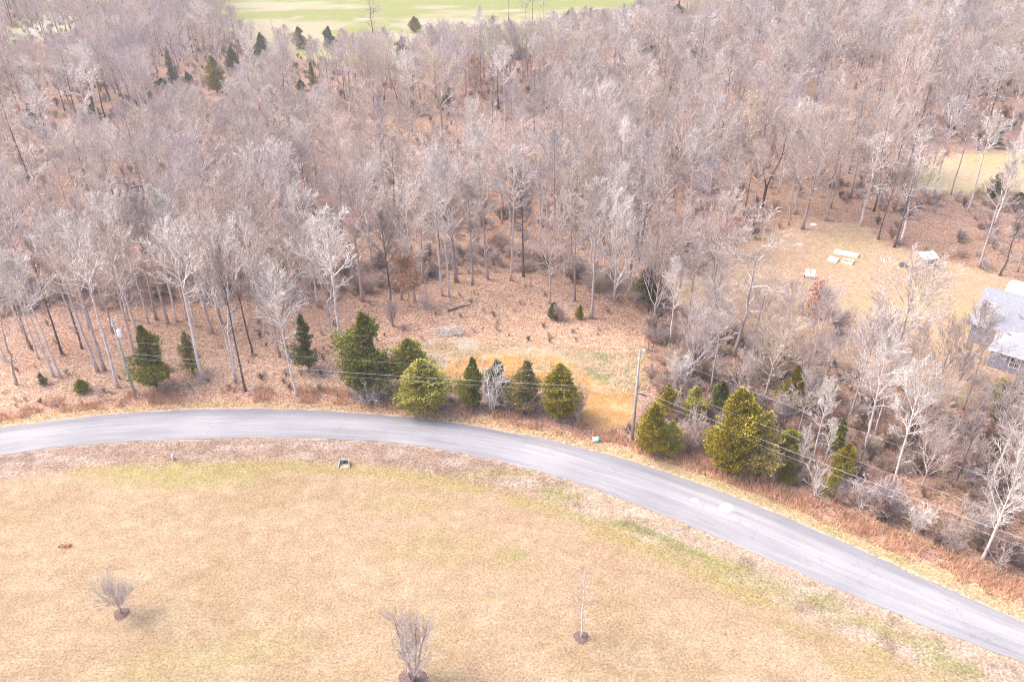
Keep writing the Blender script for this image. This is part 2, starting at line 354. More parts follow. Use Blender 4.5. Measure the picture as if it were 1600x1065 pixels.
ground_me = mesh_np("ground", np.stack([X, Y, Z], 1), F, None, True)
ca = ground_me.color_attributes.new("Tint", 'FLOAT_COLOR', 'POINT')
ca.data.foreach_set("color", np.concatenate([C, A[:, None]], 1).astype(np.float32).ravel())
mg_, n, b = mat_base("ground_cover", 0.95, 0.05)
at_ = n.nodes.new("ShaderNodeAttribute"); at_.attribute_name = "Tint"
geo = n.nodes.new("ShaderNodeNewGeometry"); pos = geo.outputs["Position"]
t1 = noise(n, 5.0, 6, 0.75, pos); r1 = ramp(n, [(0.34, (0.60, 0.54, 0.50)), (0.5, (1, 1, 1)), (0.66, (1.28, 1.28, 1.28))]); n.links.new(t1.outputs[0], r1.inputs[0])
t2 = noise(n, 0.8, 4, 0.6, pos); r2 = ramp(n, [(0.3, (0.88, 0.86, 0.84)), (0.7, (1.1, 1.1, 1.1))]); n.links.new(t2.outputs[0], r2.inputs[0])
t4 = noise(n, 2.3, 3, 0.5, pos); r4 = ramp(n, [(0.66, (1, 1, 1)), (0.74, (0.62, 0.52, 0.44))]); n.links.new(t4.outputs[0], r4.inputs[0])
vo = n.nodes.new("ShaderNodeTexVoronoi"); vo.inputs["Scale"].default_value = 6.5; n.links.new(pos, vo.inputs["Vector"])
sp = n.nodes.new("ShaderNodeSeparateColor"); n.links.new(vo.outputs["Color"], sp.inputs[0])
r3 = ramp(n, [(0, (0.45, 0.38, 0.36)), (0.25, (0.80, 0.74, 0.72)), (0.7, (1.12, 1.1, 1.08)), (1, (1.45, 1.5, 1.5))]); n.links.new(sp.outputs[0], r3.inputs[0])
x = mix(n, at_.outputs["Color"], r1.outputs[0], 1.0); x = mix(n, x, r2.outputs[0], 1.0); x = mix(n, x, r4.outputs[0], 0.7)
x = mix(n, x, r3.outputs[0], at_.outputs["Alpha"])
n.links.new(x, b.inputs["Base Color"]); bump(n, b, t1.outputs[0], 0.7, 0.12)
ground_me.materials.append(mg_)
ground = link(bpy.data.objects.new("ground", ground_me)); tag(ground, kind='structure')

# road sheet
NR, NC = 700, 14
def rs(E, n):
    s = np.concatenate([[0], np.cumsum(np.hypot(*np.diff(E, axis=0).T))]); t = np.linspace(0, s[-1], n)
    return np.stack([np.interp(t, s, E[:, 0]), np.interp(t, s, E[:, 1])], 1), t
eu, tu = rs(EU, NR)
# nearest point on the near edge, so that the sheet runs square to its centre line
el = np.array([EL[np.argmin(((EL-p)**2).sum(1))] for p in eu]); k = np.ones(25)/25
el = np.stack([np.convolve(np.pad(el[:, i], 12, 'edge'), k, 'valid') for i in range(2)], 1)
V = []; UVx = []
wob_u = (fbm(tu, tu*0, 1.3, 301, 4)-0.5)*0.5; wob_l = (fbm(tu, tu*0+50, 1.3, 302, 4)-0.5)*0.5
for i in range(NR):
    for j in range(NC):
        t = j/(NC-1); p = eu[i]*(1-t)+el[i]*t; d = (el[i]-eu[i]); d = d/np.linalg.norm(d)
        if j == 0: p = p-d*wob_u[i]
        if j == NC-1: p = p+d*wob_l[i]
        V.append((p[0], p[1], float(gz(p[0], p[1]))+0.035+0.05*(1-(2*t-1)**2))); UVx.append((t*6.2, tu[i]))
idr = np.arange(NR*NC).reshape(NR, NC)
Fr = np.stack([idr[:-1, :-1], idr[:-1, 1:], idr[1:, 1:], idr[1:, :-1]], -1).reshape(-1, 4)[:, ::-1]
rme = mesh_np("road", V, Fr, None, True)
uvl = rme.uv_layers.new(name="along"); li = np.empty(len(rme.loops), np.int32); rme.loops.foreach_get("vertex_index", li)
uvl.data.foreach_set("uv", np.array(UVx, np.float32)[li].ravel())
mr, n, b = mat_base("asphalt", 0.85, 0.25)
uv = n.nodes.new("ShaderNodeUVMap"); uv.uv_map = "along"; sx = n.nodes.new("ShaderNodeSeparateXYZ"); n.links.new(uv.outputs[0], sx.inputs[0])
geo = n.nodes.new("ShaderNodeNewGeometry"); pos = geo.outputs["Position"]
mp = n.nodes.new("ShaderNodeMapping"); mp.inputs["Scale"].default_value = (1.6, 0.09, 1); n.links.new(uv.outputs[0], mp.inputs[0])
ts = noise(n, 1.0, 5, 0.6, mp.outputs[0]); rs_ = ramp(n, [(0.3, (0.82, 0.82, 0.83)), (0.7, (1.18, 1.18, 1.17))]); n.links.new(ts.outputs[0], rs_.inputs[0])
tf = noise(n, 9.0, 6, 0.8, pos); rf_ = ramp(n, [(0.3, (0.86, 0.86, 0.86)), (0.7, (1.14, 1.14, 1.14))]); n.links.new(tf.outputs[0], rf_.inputs[0])
tb = noise(n, 0.12, 3, 0.5, pos); rb = ramp(n, [(0.35, (0.9, 0.9, 0.92)), (0.65, (1.1, 1.09, 1.08))]); n.links.new(tb.outputs[0], rb.inputs[0])
md = n.nodes.new("ShaderNodeMath"); md.operation = 'DIVIDE'; n.links.new(sx.outputs[0], md.inputs[0]); md.inputs[1].default_value = 6.2
rl = ramp(n, [(0.0, (0.80, 0.80, 0.82)), (0.1, (0.84, 0.84, 0.86)), (0.28, (1.08, 1.08, 1.07)), (0.5, (1.15, 1.15, 1.14)), (0.7, (1.0, 1.0, 1.0)), (0.85, (1.02, 1.02, 1.02)), (1.0, (0.86, 0.86, 0.88))])
n.links.new(md.outputs[0], rl.inputs[0])
x = mix(n, (0.285, 0.272, 0.280), rs_.outputs[0], 1.0); x = mix(n, x, rf_.outputs[0], 1.0); x = mix(n, x, rb.outputs[0], 1.0); x = mix(n, x, rl.outputs[0], 1.0)
# chalky white stain and smaller spots on the asphalt
def spot(px, py, r, x, soft=0.55):
    p = at(px, py); vm = n.nodes.new("ShaderNodeVectorMath"); vm.operation = 'DISTANCE'; n.links.new(pos, vm.inputs[0]); vm.inputs[1].default_value = (p[0], p[1], 0.08)
    tn = noise(n, 2.6, 6, 0.75, pos); mm = n.nodes.new("ShaderNodeMath"); mm.operation = 'MULTIPLY_ADD'; n.links.new(tn.outputs[0], mm.inputs[0]); mm.inputs[1].default_value = r*1.3; n.links.new(vm.outputs["Value"], mm.inputs[2])
    mr2 = n.nodes.new("ShaderNodeMapRange"); n.links.new(mm.outputs[0], mr2.inputs[0]); mr2.inputs[1].default_value = r*1.65; mr2.inputs[2].default_value = r*1.65*(1-soft)+0.01
    mr2.inputs[3].default_value = 0; mr2.inputs[4].default_value = 1
    return mix(n, x, (0.80, 0.78, 0.80), mr2.outputs[0], 'MIX')
vc = n.nodes.new("ShaderNodeTexVoronoi"); vc.feature = 'DISTANCE_TO_EDGE'; vc.inputs["Scale"].default_value = 0.42
wn_ = noise(n, 0.9, 5, 0.7, pos); wv = n.nodes.new("ShaderNodeVectorMath"); wv.operation = 'MULTIPLY_ADD'; n.links.new(wn_.outputs["Color"], wv.inputs[0]); wv.inputs[1].default_value = (2.2, 2.2, 2.2); n.links.new(pos, wv.inputs[2]); n.links.new(wv.outputs[0], vc.inputs["Vector"])
rc = ramp(n, [(0.0, (0.62, 0.61, 0.62)), (0.012, (1, 1, 1))]); n.links.new(vc.outputs["Distance"], rc.inputs[0])
tm = noise(n, 0.25, 2, 0.5, pos); rm = ramp(n, [(0.48, (0, 0, 0)), (0.6, (1, 1, 1))]); n.links.new(tm.outputs[0], rm.inputs[0]); sm_ = n.nodes.new("ShaderNodeSeparateColor"); n.links.new(rm.outputs[0], sm_.inputs[0])
x = mix(n, x, rc.outputs[0], sm_.outputs[0])
re_ = ramp(n, [(0.0, (1.25, 1.15, 1.02)), (0.03, (1, 1, 1)), (0.97, (1, 1, 1)), (1.0, (1.3, 1.2, 1.05))]); n.links.new(md.outputs[0], re_.inputs[0]); x = mix(n, x, re_.outputs[0], 1.0)
x = spot(1134, 793, 0.7, x, 0.35); x = spot(1085, 782, 0.45, x, 1.0)
n.links.new(x, b.inputs["Base Color"]); bump(n, b, tf.outputs[0], 0.3, 0.02)
rme.materials.append(mr)
tag(link(bpy.data.objects.new("road", rme)), kind='structure')

# ---------------------------------------------------------------- bare trees: a few kinds grown once, then copied
def perp(d, rng):
    v = rng.normal(size=3); v -= d*(v@d); return v/np.linalg.norm(v)
UPV = np.array([0, 0, 1.])
def grow(rng, p, d, L, r, lvl, out, sp):
    ns = sp['ns'][lvl]; pts = [p]; dirs = [d]; sl = L/ns; dd = d
    for i in range(ns):
        dd = dd+rng.normal(size=3)*sp['jit'][lvl]+UPV*sp['trop'][lvl]; dd = dd/np.linalg.norm(dd)
        q = pts[-1]+dd*sl; r0 = r*(1-0.75*i/ns); r1 = r*(1-0.75*(i+1)/ns)
        out.append((pts[-1], q, max(r0, sp['rmin']), max(r1, sp['rmin']*0.8))); pts.append(q); dirs.append(dd)
    if lvl+1 >= len(sp['ns']): return
    nc = sp['nc'][lvl]
    for c in range(nc):
        t = 0.18+0.82*(c+rng.rand())/nc; f = t*ns; i = min(int(f), ns-1)
        base = pts[i]+(pts[i+1]-pts[i])*(f-i); D = dirs[i+1]
        a = rng.uniform(*sp['ang']); nd = D*math.cos(a)+perp(D, rng)*math.sin(a)
        if nd[2] < -0.1: nd[2] *= -0.3
        nd /= np.linalg.norm(nd)
        grow(rng, base, nd, L*sp['lr'][lvl]*(1.1-0.55*t)*rng.uniform(0.75, 1.2), max(r*0.52, sp['rmin']), lvl+1, out, sp)
def tubes(segs, n=3):
    P0 = np.array([s[0] for s in segs]); P1 = np.array([s[1] for s in segs]); R0 = np.array([s[2] for s in segs]); R1 = np.array([s[3] for s in segs])
    T = P1-P0; T /= np.linalg.norm(T, axis=1)[:, None]+1e-9
    ref = np.where(np.abs(T[:, 2:3]) < 0.9, np.array([[0, 0, 1.]]), np.array([[1., 0, 0]]))
    a = np.cross(T, ref); a /= np.linalg.norm(a, axis=1)[:, None]; b2 = np.cross(T, a)
    V = []
    for P, R in ((P0, R0), (P1, R1)):
        for k in range(n):
            w = 2*math.pi*k/n; V.append(P+(a*math.cos(w)+b2*math.sin(w))*R[:, None])
    V = np.stack(V, 1).reshape(-1, 3); m_ = len(segs); base = (np.arange(m_)*2*n)[:, None]
    F = np.concatenate([np.stack([base[:, 0]+k, base[:, 0]+(k+1) % n, base[:, 0]+n+(k+1) % n, base[:, 0]+n+k], 1) for k in range(n)])
    return V, F
FORMS = {
 # hb: lowest limb, nl: limbs, a: limb angle from vertical low/top, cl: limb length share of H low/top, top: height of leader
 'slender':   dict(hb=0.42, nl=22, a=(1.0, 0.25), cl=(0.17, 0.13), top=0.97, tr=0.0105, lean=0.03),
 'tall':      dict(hb=0.58, nl=17, a=(0.95, 0.2), cl=(0.20, 0.17), top=0.95, tr=0.011, lean=0.02),
 'spreading': dict(hb=0.34, nl=22, a=(1.2, 0.2), cl=(0.33, 0.26), top=0.80, tr=0.014, lean=0.05),
 'vase':      dict(hb=0.14, nl=15, a=(0.65, 0.25), cl=(0.52, 0.42), top=0.60, tr=0.012, lean=0.04),
 'forked':    dict(hb=0.34, nl=11, a=(0.95, 0.4), cl=(0.22, 0.16), top=0.93, tr=0.011, lean=0.05, fork=2),
 'crooked':   dict(hb=0.25, nl=12, a=(1.25, 0.6), cl=(0.34, 0.26), top=0.86, tr=0.013, lean=0.12),
}
DOME = {'slender': (0.165, 0.68, 0.33), 'tall': (0.17, 0.79, 0.22), 'spreading': (0.26, 0.66, 0.35), 'vase': (0.28, 0.60, 0.42), 'forked': (0.21, 0.68, 0.34), 'crooked': (0.28, 0.62, 0.36)}
def make_tree_mesh(seed, form, H=18.0, dens=1.0):
    rng = np.random.RandomState(seed); f = FORMS[form]; trunk = []; crown = []
    crook = form == 'crooked'
    sp = dict(ns=[6, 3, 2, 1], jit=[0.10 if not crook else 0.30, 0.11, 0.13, 0.1], trop=[0.045, 0.05, 0.03, 0.02], nc=[7, 6, 2], ang=(0.30, 0.68) if not crook else (0.6, 1.3),
              lr=[0.50, 0.56, 0.75], rmin=0.0185)
    if crook: sp['nc'] = [6, 4, 3]
    stems = []
    if f.get('fork'):
        zf = rng.uniform(0.08, 0.35)*H; 
        for k in range(f['fork']):
            w = rng.uniform(0, 6.28) if k == 0 else w+math.pi+rng.uniform(-.5, .5)
            stems.append((np.array([math.cos(w), math.sin(w), 0])*0.14, zf, 0.8 if k else 1.0))
    else: stems.append((np.zeros(3), 0, 1.0))
    for (dx, zf, sc_) in stems:
        N = 12; pts = []; p = np.zeros(3); d = np.array([0, 0, 1.]); lean = rng.normal(size=3)*f['lean']; lean[2] = 0
        top = f['top']*H*(0.9+0.1*sc_); sl = top/N; r0 = f['tr']*H*(0.8 if f.get('fork') else 1)
        pts = [p.copy()]
        for i in range(N):
            j = rng.normal(size=3)*(0.035 if not crook else 0.13); j[2] = 0
            dd = UPV+lean+j+(dx*2.0 if (i*sl > zf and i*sl < zf+0.3*H) else dx*0.3 if i*sl > zf else 0); dd /= np.linalg.norm(dd)
            p = p+dd*sl; pts.append(p.copy())
        rr = [r0*(1-0.86*(i/N)**0.9)*(1.35 if i == 0 else 1) for i in range(N+1)]
        trunk.append((pts, rr))
        nl = int(f['nl']*(0.75 if sc_ < 1 else 1))
        for l in range(nl):
            t = (l+rng.rand()*0.8)/nl; h = f['hb']+(1-f['hb'])*t*0.98; fi = h*N; i = min(int(fi), N-1)
            base = pts[i]+(pts[i+1]-pts[i])*(fi-i)
            a = f['a'][0]+(f['a'][1]-f['a'][0])*t+rng.uniform(-.15, .15); w = l*2.4+rng.uniform(-.5, .5)
            d = np.array([math.cos(w)*math.sin(a), math.sin(w)*math.sin(a), math.cos(a)])
            prof = (0.65+0.5*math.sin(math.pi*min(1, t*0.9+0.12)))
            rx, cz, rz = DOME[form]; C0 = (base-np.array([pts[-1][0]*cz, pts[-1][1]*cz, cz*H]))/np.array([rx*H, rx*H, rz*H]); D0 = d/np.array([rx*H, rx*H, rz*H])
            qa = D0@D0; qb = 2*C0@D0; qc = C0@C0-1; disc = qb*qb-4*qa*qc
            L = (-qb+math.sqrt(disc))/(2*qa) if disc > 0 else 0
            L = max(L, 0.05*H)*rng.uniform(0.72, 1.0); L = min(L, 0.5*H)
            grow(rng, base, d, L, rr[i]*0.42+0.02, 0, crown, sp)
        if form in ('slender', 'tall', 'forked'):      # dead snags low on the stem
            for l in range(5):
                fi = rng.uniform(0.2, f['hb'])*N; i = int(fi); base = pts[i]+(pts[i+1]-pts[i])*(fi-i); w = rng.uniform(0, 6.28)
                grow(rng, base, np.array([math.cos(w), math.sin(w), 0.5]), H*rng.uniform(0.03, 0.09), 0.025, 2, crown, sp)
    mb = MB()
    for pts, rr in trunk: mb.tube(pts, rr, 8)
    crown.sort(key=lambda q: -q[2]); nb_ = sum(q[2] > 0.028 for q in crown)
    V, F = tubes(crown, 3); cm = mesh_np("crown", V, F, [TW['grey'], LB['grey']])
    mi = np.tile(np.arange(len(crown)) < nb_, 3).astype(np.int32); cm.polygons.foreach_set("material_index", mi)
    return mb.mesh("trunk", BK['grey'], True), cm
PROTO = []
for form, seeds in (('slender', (1, 2, 3, 4)), ('tall', (5, 6, 7)), ('spreading', (8, 9, 10)), ('vase', (11, 12)), ('forked', (13, 14)), ('crooked', (15, 16))):
    for s in seeds: PROTO.append((form,)+make_tree_mesh(s, form))
BYF = {}
for i, pr in enumerate(PROTO): BYF.setdefault(pr[0], []).append(i)
rnd = random.Random(7)
def set_mat(o, mm):
    o.material_slots[0].link = 'OBJECT'; o.material_slots[0].material = mm
def put_tree(p, H, form, look, i=None, widen=1.0, name=None, rz=None):
    i = rnd.choice(BYF[form]) if i is None else i
    s = H/18.0
    t = empty(name or 'bare_tree', (p[0], p[1], p[2]-0.12), rnd.uniform(0, 6.28) if rz is None else rz, (s*widen, s*widen, s))
    a = bpy.data.objects.new("trunk", PROTO[i][1]); link(a, t); b_ = bpy.data.objects.new("crown", PROTO[i][2]); link(b_, t)
    tl, cl = look if isinstance(look, tuple) else (look, look)
    set_mat(a, BK[tl]); set_mat(b_, TW[cl]); b_.material_slots[1].link = 'OBJECT'; b_.material_slots[1].material = LB[cl]
    return t

# ---------------------------------------------------------------- tree positions
TREES = []   # (px, py, H or ('top', y), form, look, widen)
def T(px, py, top, form, look, w=1.0): TREES.append((px, py, ('top', top), form, look, w))
# front rank, left of the clearing (traced)
for r in [(25,600,455,'crooked','grey'),(84,588,400,'tall','white'),(95,590,385,'tall','white'),(97,553,380,'slender','dark'),(128,545,360,'slender','dark',.8),(153,580,350,'tall','white'),(163,578,345,'slender','pink'),(184,605,330,'tall','white',.75),(118,520,330,'tall','white',.8),(140,515,320,'slender','white',.8),(176,520,310,'tall','pink',.8),(200,500,300,'tall','white',.8),(232,505,300,'tall','white',.75),(292,500,300,'tall','white',.75),(306,510,305,'slender','white',.75),(345,505,300,'tall','pink',.8),(415,520,320,'slender','white',.75),(60,560,370,'slender','white',.75),(35,520,350,'tall','white',.8),
          (46,540,350,'slender','pink'),(8,565,380,'slender','white'),(212,562,340,'slender','pink'),(222,545,320,'slender','white'),(245,500,300,'slender','pink'),(262,505,298,'tall','grey'),(276,502,290,'slender','white'),(318,592,340,'tall','white'),
          (331,520,330,'spreading','pink'),(368,592,330,'forked','white',.7),(384,610,385,'tall','dark',.7),(395,553,350,'slender','dark',.7),(437,557,370,'slender','grey',.8),(450,556,400,'spreading','white'),(463,618,400,'slender','white',.8),
          (471,548,330,'slender','grey'),(497,480,285,'slender','white'),(520,532,330,'forked','white',.75),(536,585,320,'tall','white'),(566,470,260,'spreading','pink'),(612,480,330,'slender','dark'),(628,468,300,'slender','pink'),(648,470,280,'forked','white'),
          (691,462,230,'tall','white',.8),(702,464,240,'slender','white',.7),(713,440,215,'spreading','mauve'),(738,445,280,'slender','grey'),(762,436,235,'slender','grey'),(798,438,225,'tall','white'),(818,432,260,'slender','dark'),
          (858,474,330,'spreading','pink'),(881,445,290,'slender','white',.6),(898,470,310,'slender','grey'),(923,497,285,'slender','grey',1.1),(960,470,290,'vase','white'),(985,440,270,'forked','grey'),
          (350,450,280,'spreading','pink'),(300,440,270,'spreading','mauve'),(410,470,270,'spreading','pink'),(60,480,300,'spreading','mauve'),(160,470,290,'vase','pink'),(200,450,280,'spreading','pink'),
          # right of the clearing and round the yard
          (1045,540,400,'slender','white'),(1022,500,330,'vase','pink'),(1063,450,300,'slender','grey'),(1081,455,330,'slender','pink'),(1108,480,300,'spreading','pink'),(1121,478,330,'crooked','grey'),(1146,556,310,'crooked','grey',1.0),(1178,495,440,'crooked','white',.8),
          (1254,358,165,'spreading','pink'),(1232,352,200,'slender','grey'),(1290,345,190,'slender','pink'),(1344,352,190,'crooked','white',.9),(1372,374,240,'slender','dark'),(1397,386,245,'crooked','dark'),(1408,382,190,'crooked','white',.8),(1420,330,180,'slender','grey'),
          (1460,300,150,'tall','white'),(1485,305,160,'tall','pink'),(1512,330,175,'tall','white'),(1530,417,250,'tall','grey'),(1562,430,300,'crooked','dark'),(1590,425,280,'slender','grey'),(1440,320,200,'slender','pink'),(1555,350,190,'slender','white'),
          (1386,600,395,'spreading','grey',1.25),(1370,650,520,'vase','pink',.8),(1460,620,490,'vase','grey',.8),(1487,625,470,'slender','pink'),(1505,640,500,'slender','grey'),(1325,660,480,'spreading','grey'),(1270,720,590,'slender','white'),(1349,712,520,'slender','white'),
          (1393,765,560,'slender','white',.9),(1490,760,640,'slender','dark'),(1536,872,690,'spreading','white',.8),(1548,800,660,'crooked','dark'),(1598,800,600,'spreading','white'),(1200,590,500,'slender','pink'),(1250,610,510,'vase','pink',.8),
          (1283,740,650,'slender','white',.6),(1245,745,660,'slender','white',.6),(1330,610,500,'slender','mauve'),(1420,700,570,'vase','pink'),(1100,560,430,'vase','grey'),(1080,590,470,'vase','mauve'),(1165,600,500,'slender','pink'),(1130,540,470,'slender','pink',.7),
          (1440,760,650,'vase','pink'),(1580,720,600,'vase','pink'),(1510,700,600,'slender','mauve'),(1590,560,430,'slender','grey')]:
    T(*r[:5], *(r[5:] or (1.0,)))
# prominent ones deeper in
for r in [(150,215,55,'crooked','white',.8),(158,200,60,'slender','white'),(300,120,50,'slender','white'),(395,130,45,'slender','white'),(480,300,185,'spreading','white'),(605,330,215,'vase','white'),(575,230,130,'vase','pink'),(632,100,45,'slender','white'),
          (735,360,245,'spreading','pink'),(752,100,10,'slender','white'),(582,62,-25,'crooked','dark'),(832,38,-20,'tall','dark'),(795,40,-30,'tall','dark'),(1092,300,185,'forked','white'),(1135,250,175,'slender','white'),(52,45,0,'vase','dark'),(60,48,5,'crooked','dark'),(135,58,5,'crooked','dark'),
          (960,110,25,'vase','white'),(1000,140,50,'spreading','grey'),(1100,100,20,'vase','white'),(1285,170,95,'slender','white'),(1305,165,100,'slender','white'),(1430,60,0,'crooked','white',.6),(1580,70,10,'crooked','white'),(215,230,160,'spreading','grey'),(440,120,62,'slender','white'),
          (1350,245,200,'crooked','white'),(1270,300,200,'spreading','pink'),(45,330,255,'vase','white'),(820,40,-20,'slender','grey'),(850,35,-20,'slender','grey'),(425,45,25,'crooked','grey',.5)]:
    T(*r[:5], *(r[5:] or (1.0,)))
placed = []; recs = []
for (px, py, top, form, look, w) in TREES:
    p = gp(px, py); H = max(5.0, min(26, height_for(p, top[1])))
    recs.append(dict(p=p, H=H, form=form, look=look, w=w, px=px, py=py, hand=True)); placed.append((p[0], p[1]))
KC = [(340,85,145,34),(272,60,135,30),(254,121,137,18),(296,112,132,16),(366,72,112,24),(412,50,95,26),(469,41,75,28),(490,95,140,26),(471,124,142,18),(516,40,78,24),(630,55,92,24),(1058,6,30,30),(742,86,165,40),(1556,198,232,26)]
# random fill of the woods
EDGE = [(-400,640),(0,500),(150,490),(300,480),(440,485),(560,470),(640,462),(690,436),(830,430),(880,440),(930,470),(1000,495),(1060,510),(1100,640),(1200,690),(1300,740),(1450,800),(1600,850),(2000,1000)]
EX = [e[0] for e in EDGE]; EYv = [e[1] for e in EDGE]
nr = np.random.RandomState(99)
grid = {}
def near(x, y, r):
    gx_, gy_ = int(x//8), int(y//8)
    for i in (-1, 0, 1):
        for j in (-1, 0, 1):
            for q in grid.get((gx_+i, gy_+j), ()):
                if (q[0]-x)**2+(q[1]-y)**2 < r*r: return True
    return False
def reg(x, y): grid.setdefault((int(x//8), int(y//8)), []).append((x, y))
for q in placed: reg(*q)
NCAND = 26000
cx = nr.uniform(-1, 1, NCAND); cyy = 60+(480-60)*nr.rand(NCAND)**0.75
cxx = cx*(0.66*(cyy*0.86+28)+14)
yards = sdpoly(cxx, cyy, P_yard); rfs = sdpoly(cxx, cyy, P_rfield); fs = sdpoly(cxx, cyy, P_field); lfs = sdpoly(cxx, cyy, P_lfield); sls = sdpoly(cxx, cyy, P_slope); sus = sd_up(cxx, cyy)
dens_n = fbm(cxx, cyy, 24, 500, 3)
KEEP = [(340,22,140,240),(272,16,130,190),(254,12,135,190),(366,12,110,160),(470,14,140,190),(490,14,138,190),(412,14,92,140),(470,16,72,130),(516,14,76,130),(630,16,90,150),(1556,14,230,300),(742,24,160,240),(60,40,70,120),(1012,20,470,560)]
fill = []
for i in range(NCAND):
    x_, y_ = cxx[i], cyy[i]
    if yards[i] > -0.5 or rfs[i] > -1 or fs[i] > -3 or lfs[i] > -1 or sls[i] > 0.5 or sus[i] < 7: continue
    z_ = float(gz(x_, y_)); qx, qy = proj((x_, y_, z_))
    if qy > np.interp(qx, EX, EYv): continue
    if qx > 1040 and qy > 480 and nr.rand() < 0.12: continue
    if qx > 1415 and 225 < qy < 375: continue
    if dens_n[i] < 0.34 and nr.rand() < 0.7 and y_ < 260: continue
    sp_ = 4.4 + 5.0*(1-sstep(0.3, 0.62, dens_n[i]))*(1 if y_ < 220 else 0.5)
    if any(abs(qx-k[0]) < k[1] and qy > k[2] and qy < k[3] for k in KEEP): continue
    if qx > 1040 and qy > 480: sp_ = 3.4
    if near(x_, y_, sp_): continue
    reg(x_, y_); fill.append((x_, y_, z_, qx, qy))
LOOKS = ['pink']*27+['grey']*22+['mauve']*15+['tan']*12+['white']*16+['dark']*8
FMS = ['slender']*24+['tall']*23+['spreading']*26+['vase']*11+['forked']*10+['crooked']*6
def rlook(): return rnd.choice(LOOKS)
rest = []
cand = []
for (x_, y_, z_, qx, qy) in fill:
    look = rlook(); form = rnd.choice(FMS)
    H = rnd.uniform(13, 20.5)*(0.9 if y_ < 110 else 1.0)
    if qx > 1040 and qy > 470: H *= 0.72
    cand.append(dict(p=np.array([x_, y_, z_]), H=H, form=form, look=look, w=rnd.uniform(0.85, 1.15)*(1.0 if y_ < 180 else 1.25), px=qx, py=qy, hand=False))
cand.sort(key=lambda c: (c['p'][0]**2+c['p'][1]**2)/c['H']**2 if -120 < c['px'] < 1720 else 1e9)
NIND = 300-len(recs)
for c in cand:      # keep the far field visible over the tree tops, as in the photo
    for poly, lim in ((PXF, 90), (PXR, 110), (PXL, 50)):
        for _ in range(8):
            tx, ty = proj(c['p']+np.array([0, 0, c['H']]))
            if sdpoly(np.array([tx]), np.array([ty+3.0]), poly)[0] > 0 or (poly is PXF and 340 < tx < 1010 and c['py'] < 120 and ty < np.interp(tx, [340,420,500,560,640,700,800,900,960,1010], [10,40,57,48,50,38,36,18,10,0])): c['H'] *= 0.82
for c in cand:
    for (kx, kt, kb, kw) in KC:
        if c['py'] < kb-6 or c['py'] > kb+190: continue
        for _ in range(7):
            tx, ty = proj(c['p']+np.array([0, 0, c['H']]))
            if abs((tx+c['px'])/2-kx) < kw/2+2.2*ppm(c['p'])*c['H']/18 and ty < kt*0.45+kb*0.55: c['H'] *= 0.84
cand = [c for c in cand if c['H'] > 5.0]
recs += cand[:NIND]; rest = cand[NIND:]
print("trees individual", len(recs), "mass", len(rest))
ORD = "first second third fourth fifth sixth seventh eighth ninth tenth eleventh twelfth thirteenth fourteenth fifteenth sixteenth seventeenth eighteenth nineteenth twentieth".split()
def zone(px, py):
    if px < 560:
        if py > 525: return "on the leafy bank above the road bend"
        if py > 440: return "at the wood edge behind the transformer pole"
        if py > 370: return "behind the wood edge on the left"
        if py > 300: return "in the middle of the left woods"
        return "deep in the left woods"
    if px < 1000:
        if py > 455: return "beside the leafy clearing above the dirt mound"
        if py > 405: return "at the wood edge behind the leafy clearing"
        if py > 350: return "just inside the woods behind the clearing"
        if py > 290: return "in the middle of the central woods"
        return "deep in the central woods"
    if py > 660: return "in the thicket under the power lines"
    if py > 540: return "between the roadside cedars and the yard"
    if py > 440: return "at the yard's edge below the garden bench" if px < 1330 else "between the yard bench and the house"
    if py > 385: return "around the yard with the garden bench"
    if py > 330: return "at the back of the tan yard"
    if py > 240: return "in the woods behind the yard"
    return "in the far woods beyond the yard"
LW = {'white': 'white-barked', 'pink': 'pinkish', 'grey': 'grey', 'mauve': 'mauve-grey', 'tan': 'tan', 'dark': 'dark-barked'}
FW = {'slender': 'slender', 'tall': 'tall', 'spreading': 'broad-crowned', 'vase': 'fan-shaped', 'forked': 'twin-stemmed', 'crooked': 'crooked'}
ORD += "twenty-first twenty-second twenty-third twenty-fourth twenty-fifth".split()
groups = {}
for r in recs: groups.setdefault((r['look'], r['form'], zone(r['px'], r['py'])), []).append(r)
for (lk, fm_, zn), rs2 in groups.items():
    rs2.sort(key=lambda r: r['px'])
    for i, r in enumerate(rs2):
        if len(rs2) == 1: r['label'] = f"{FW[fm_]} {LW[lk]} bare tree {zn}"
        else: r['label'] = f"{ORD[i]} {FW[fm_]} {LW[lk]} bare tree from the left {zn}"
hand_proto = {}
for r in recs:
    lk = r['look']; tl = lk
    if lk in ('pink', 'mauve', 'tan') and not r['hand'] and rnd.random() < 0.25: tl = 'dark' if rnd.random() < 0.4 else 'white'  # dark bark on some trunks stands in for their shadow side
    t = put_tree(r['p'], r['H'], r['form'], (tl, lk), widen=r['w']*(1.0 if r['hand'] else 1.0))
    tag(t, r['label'], 'tree', 'bare trees of the woods')

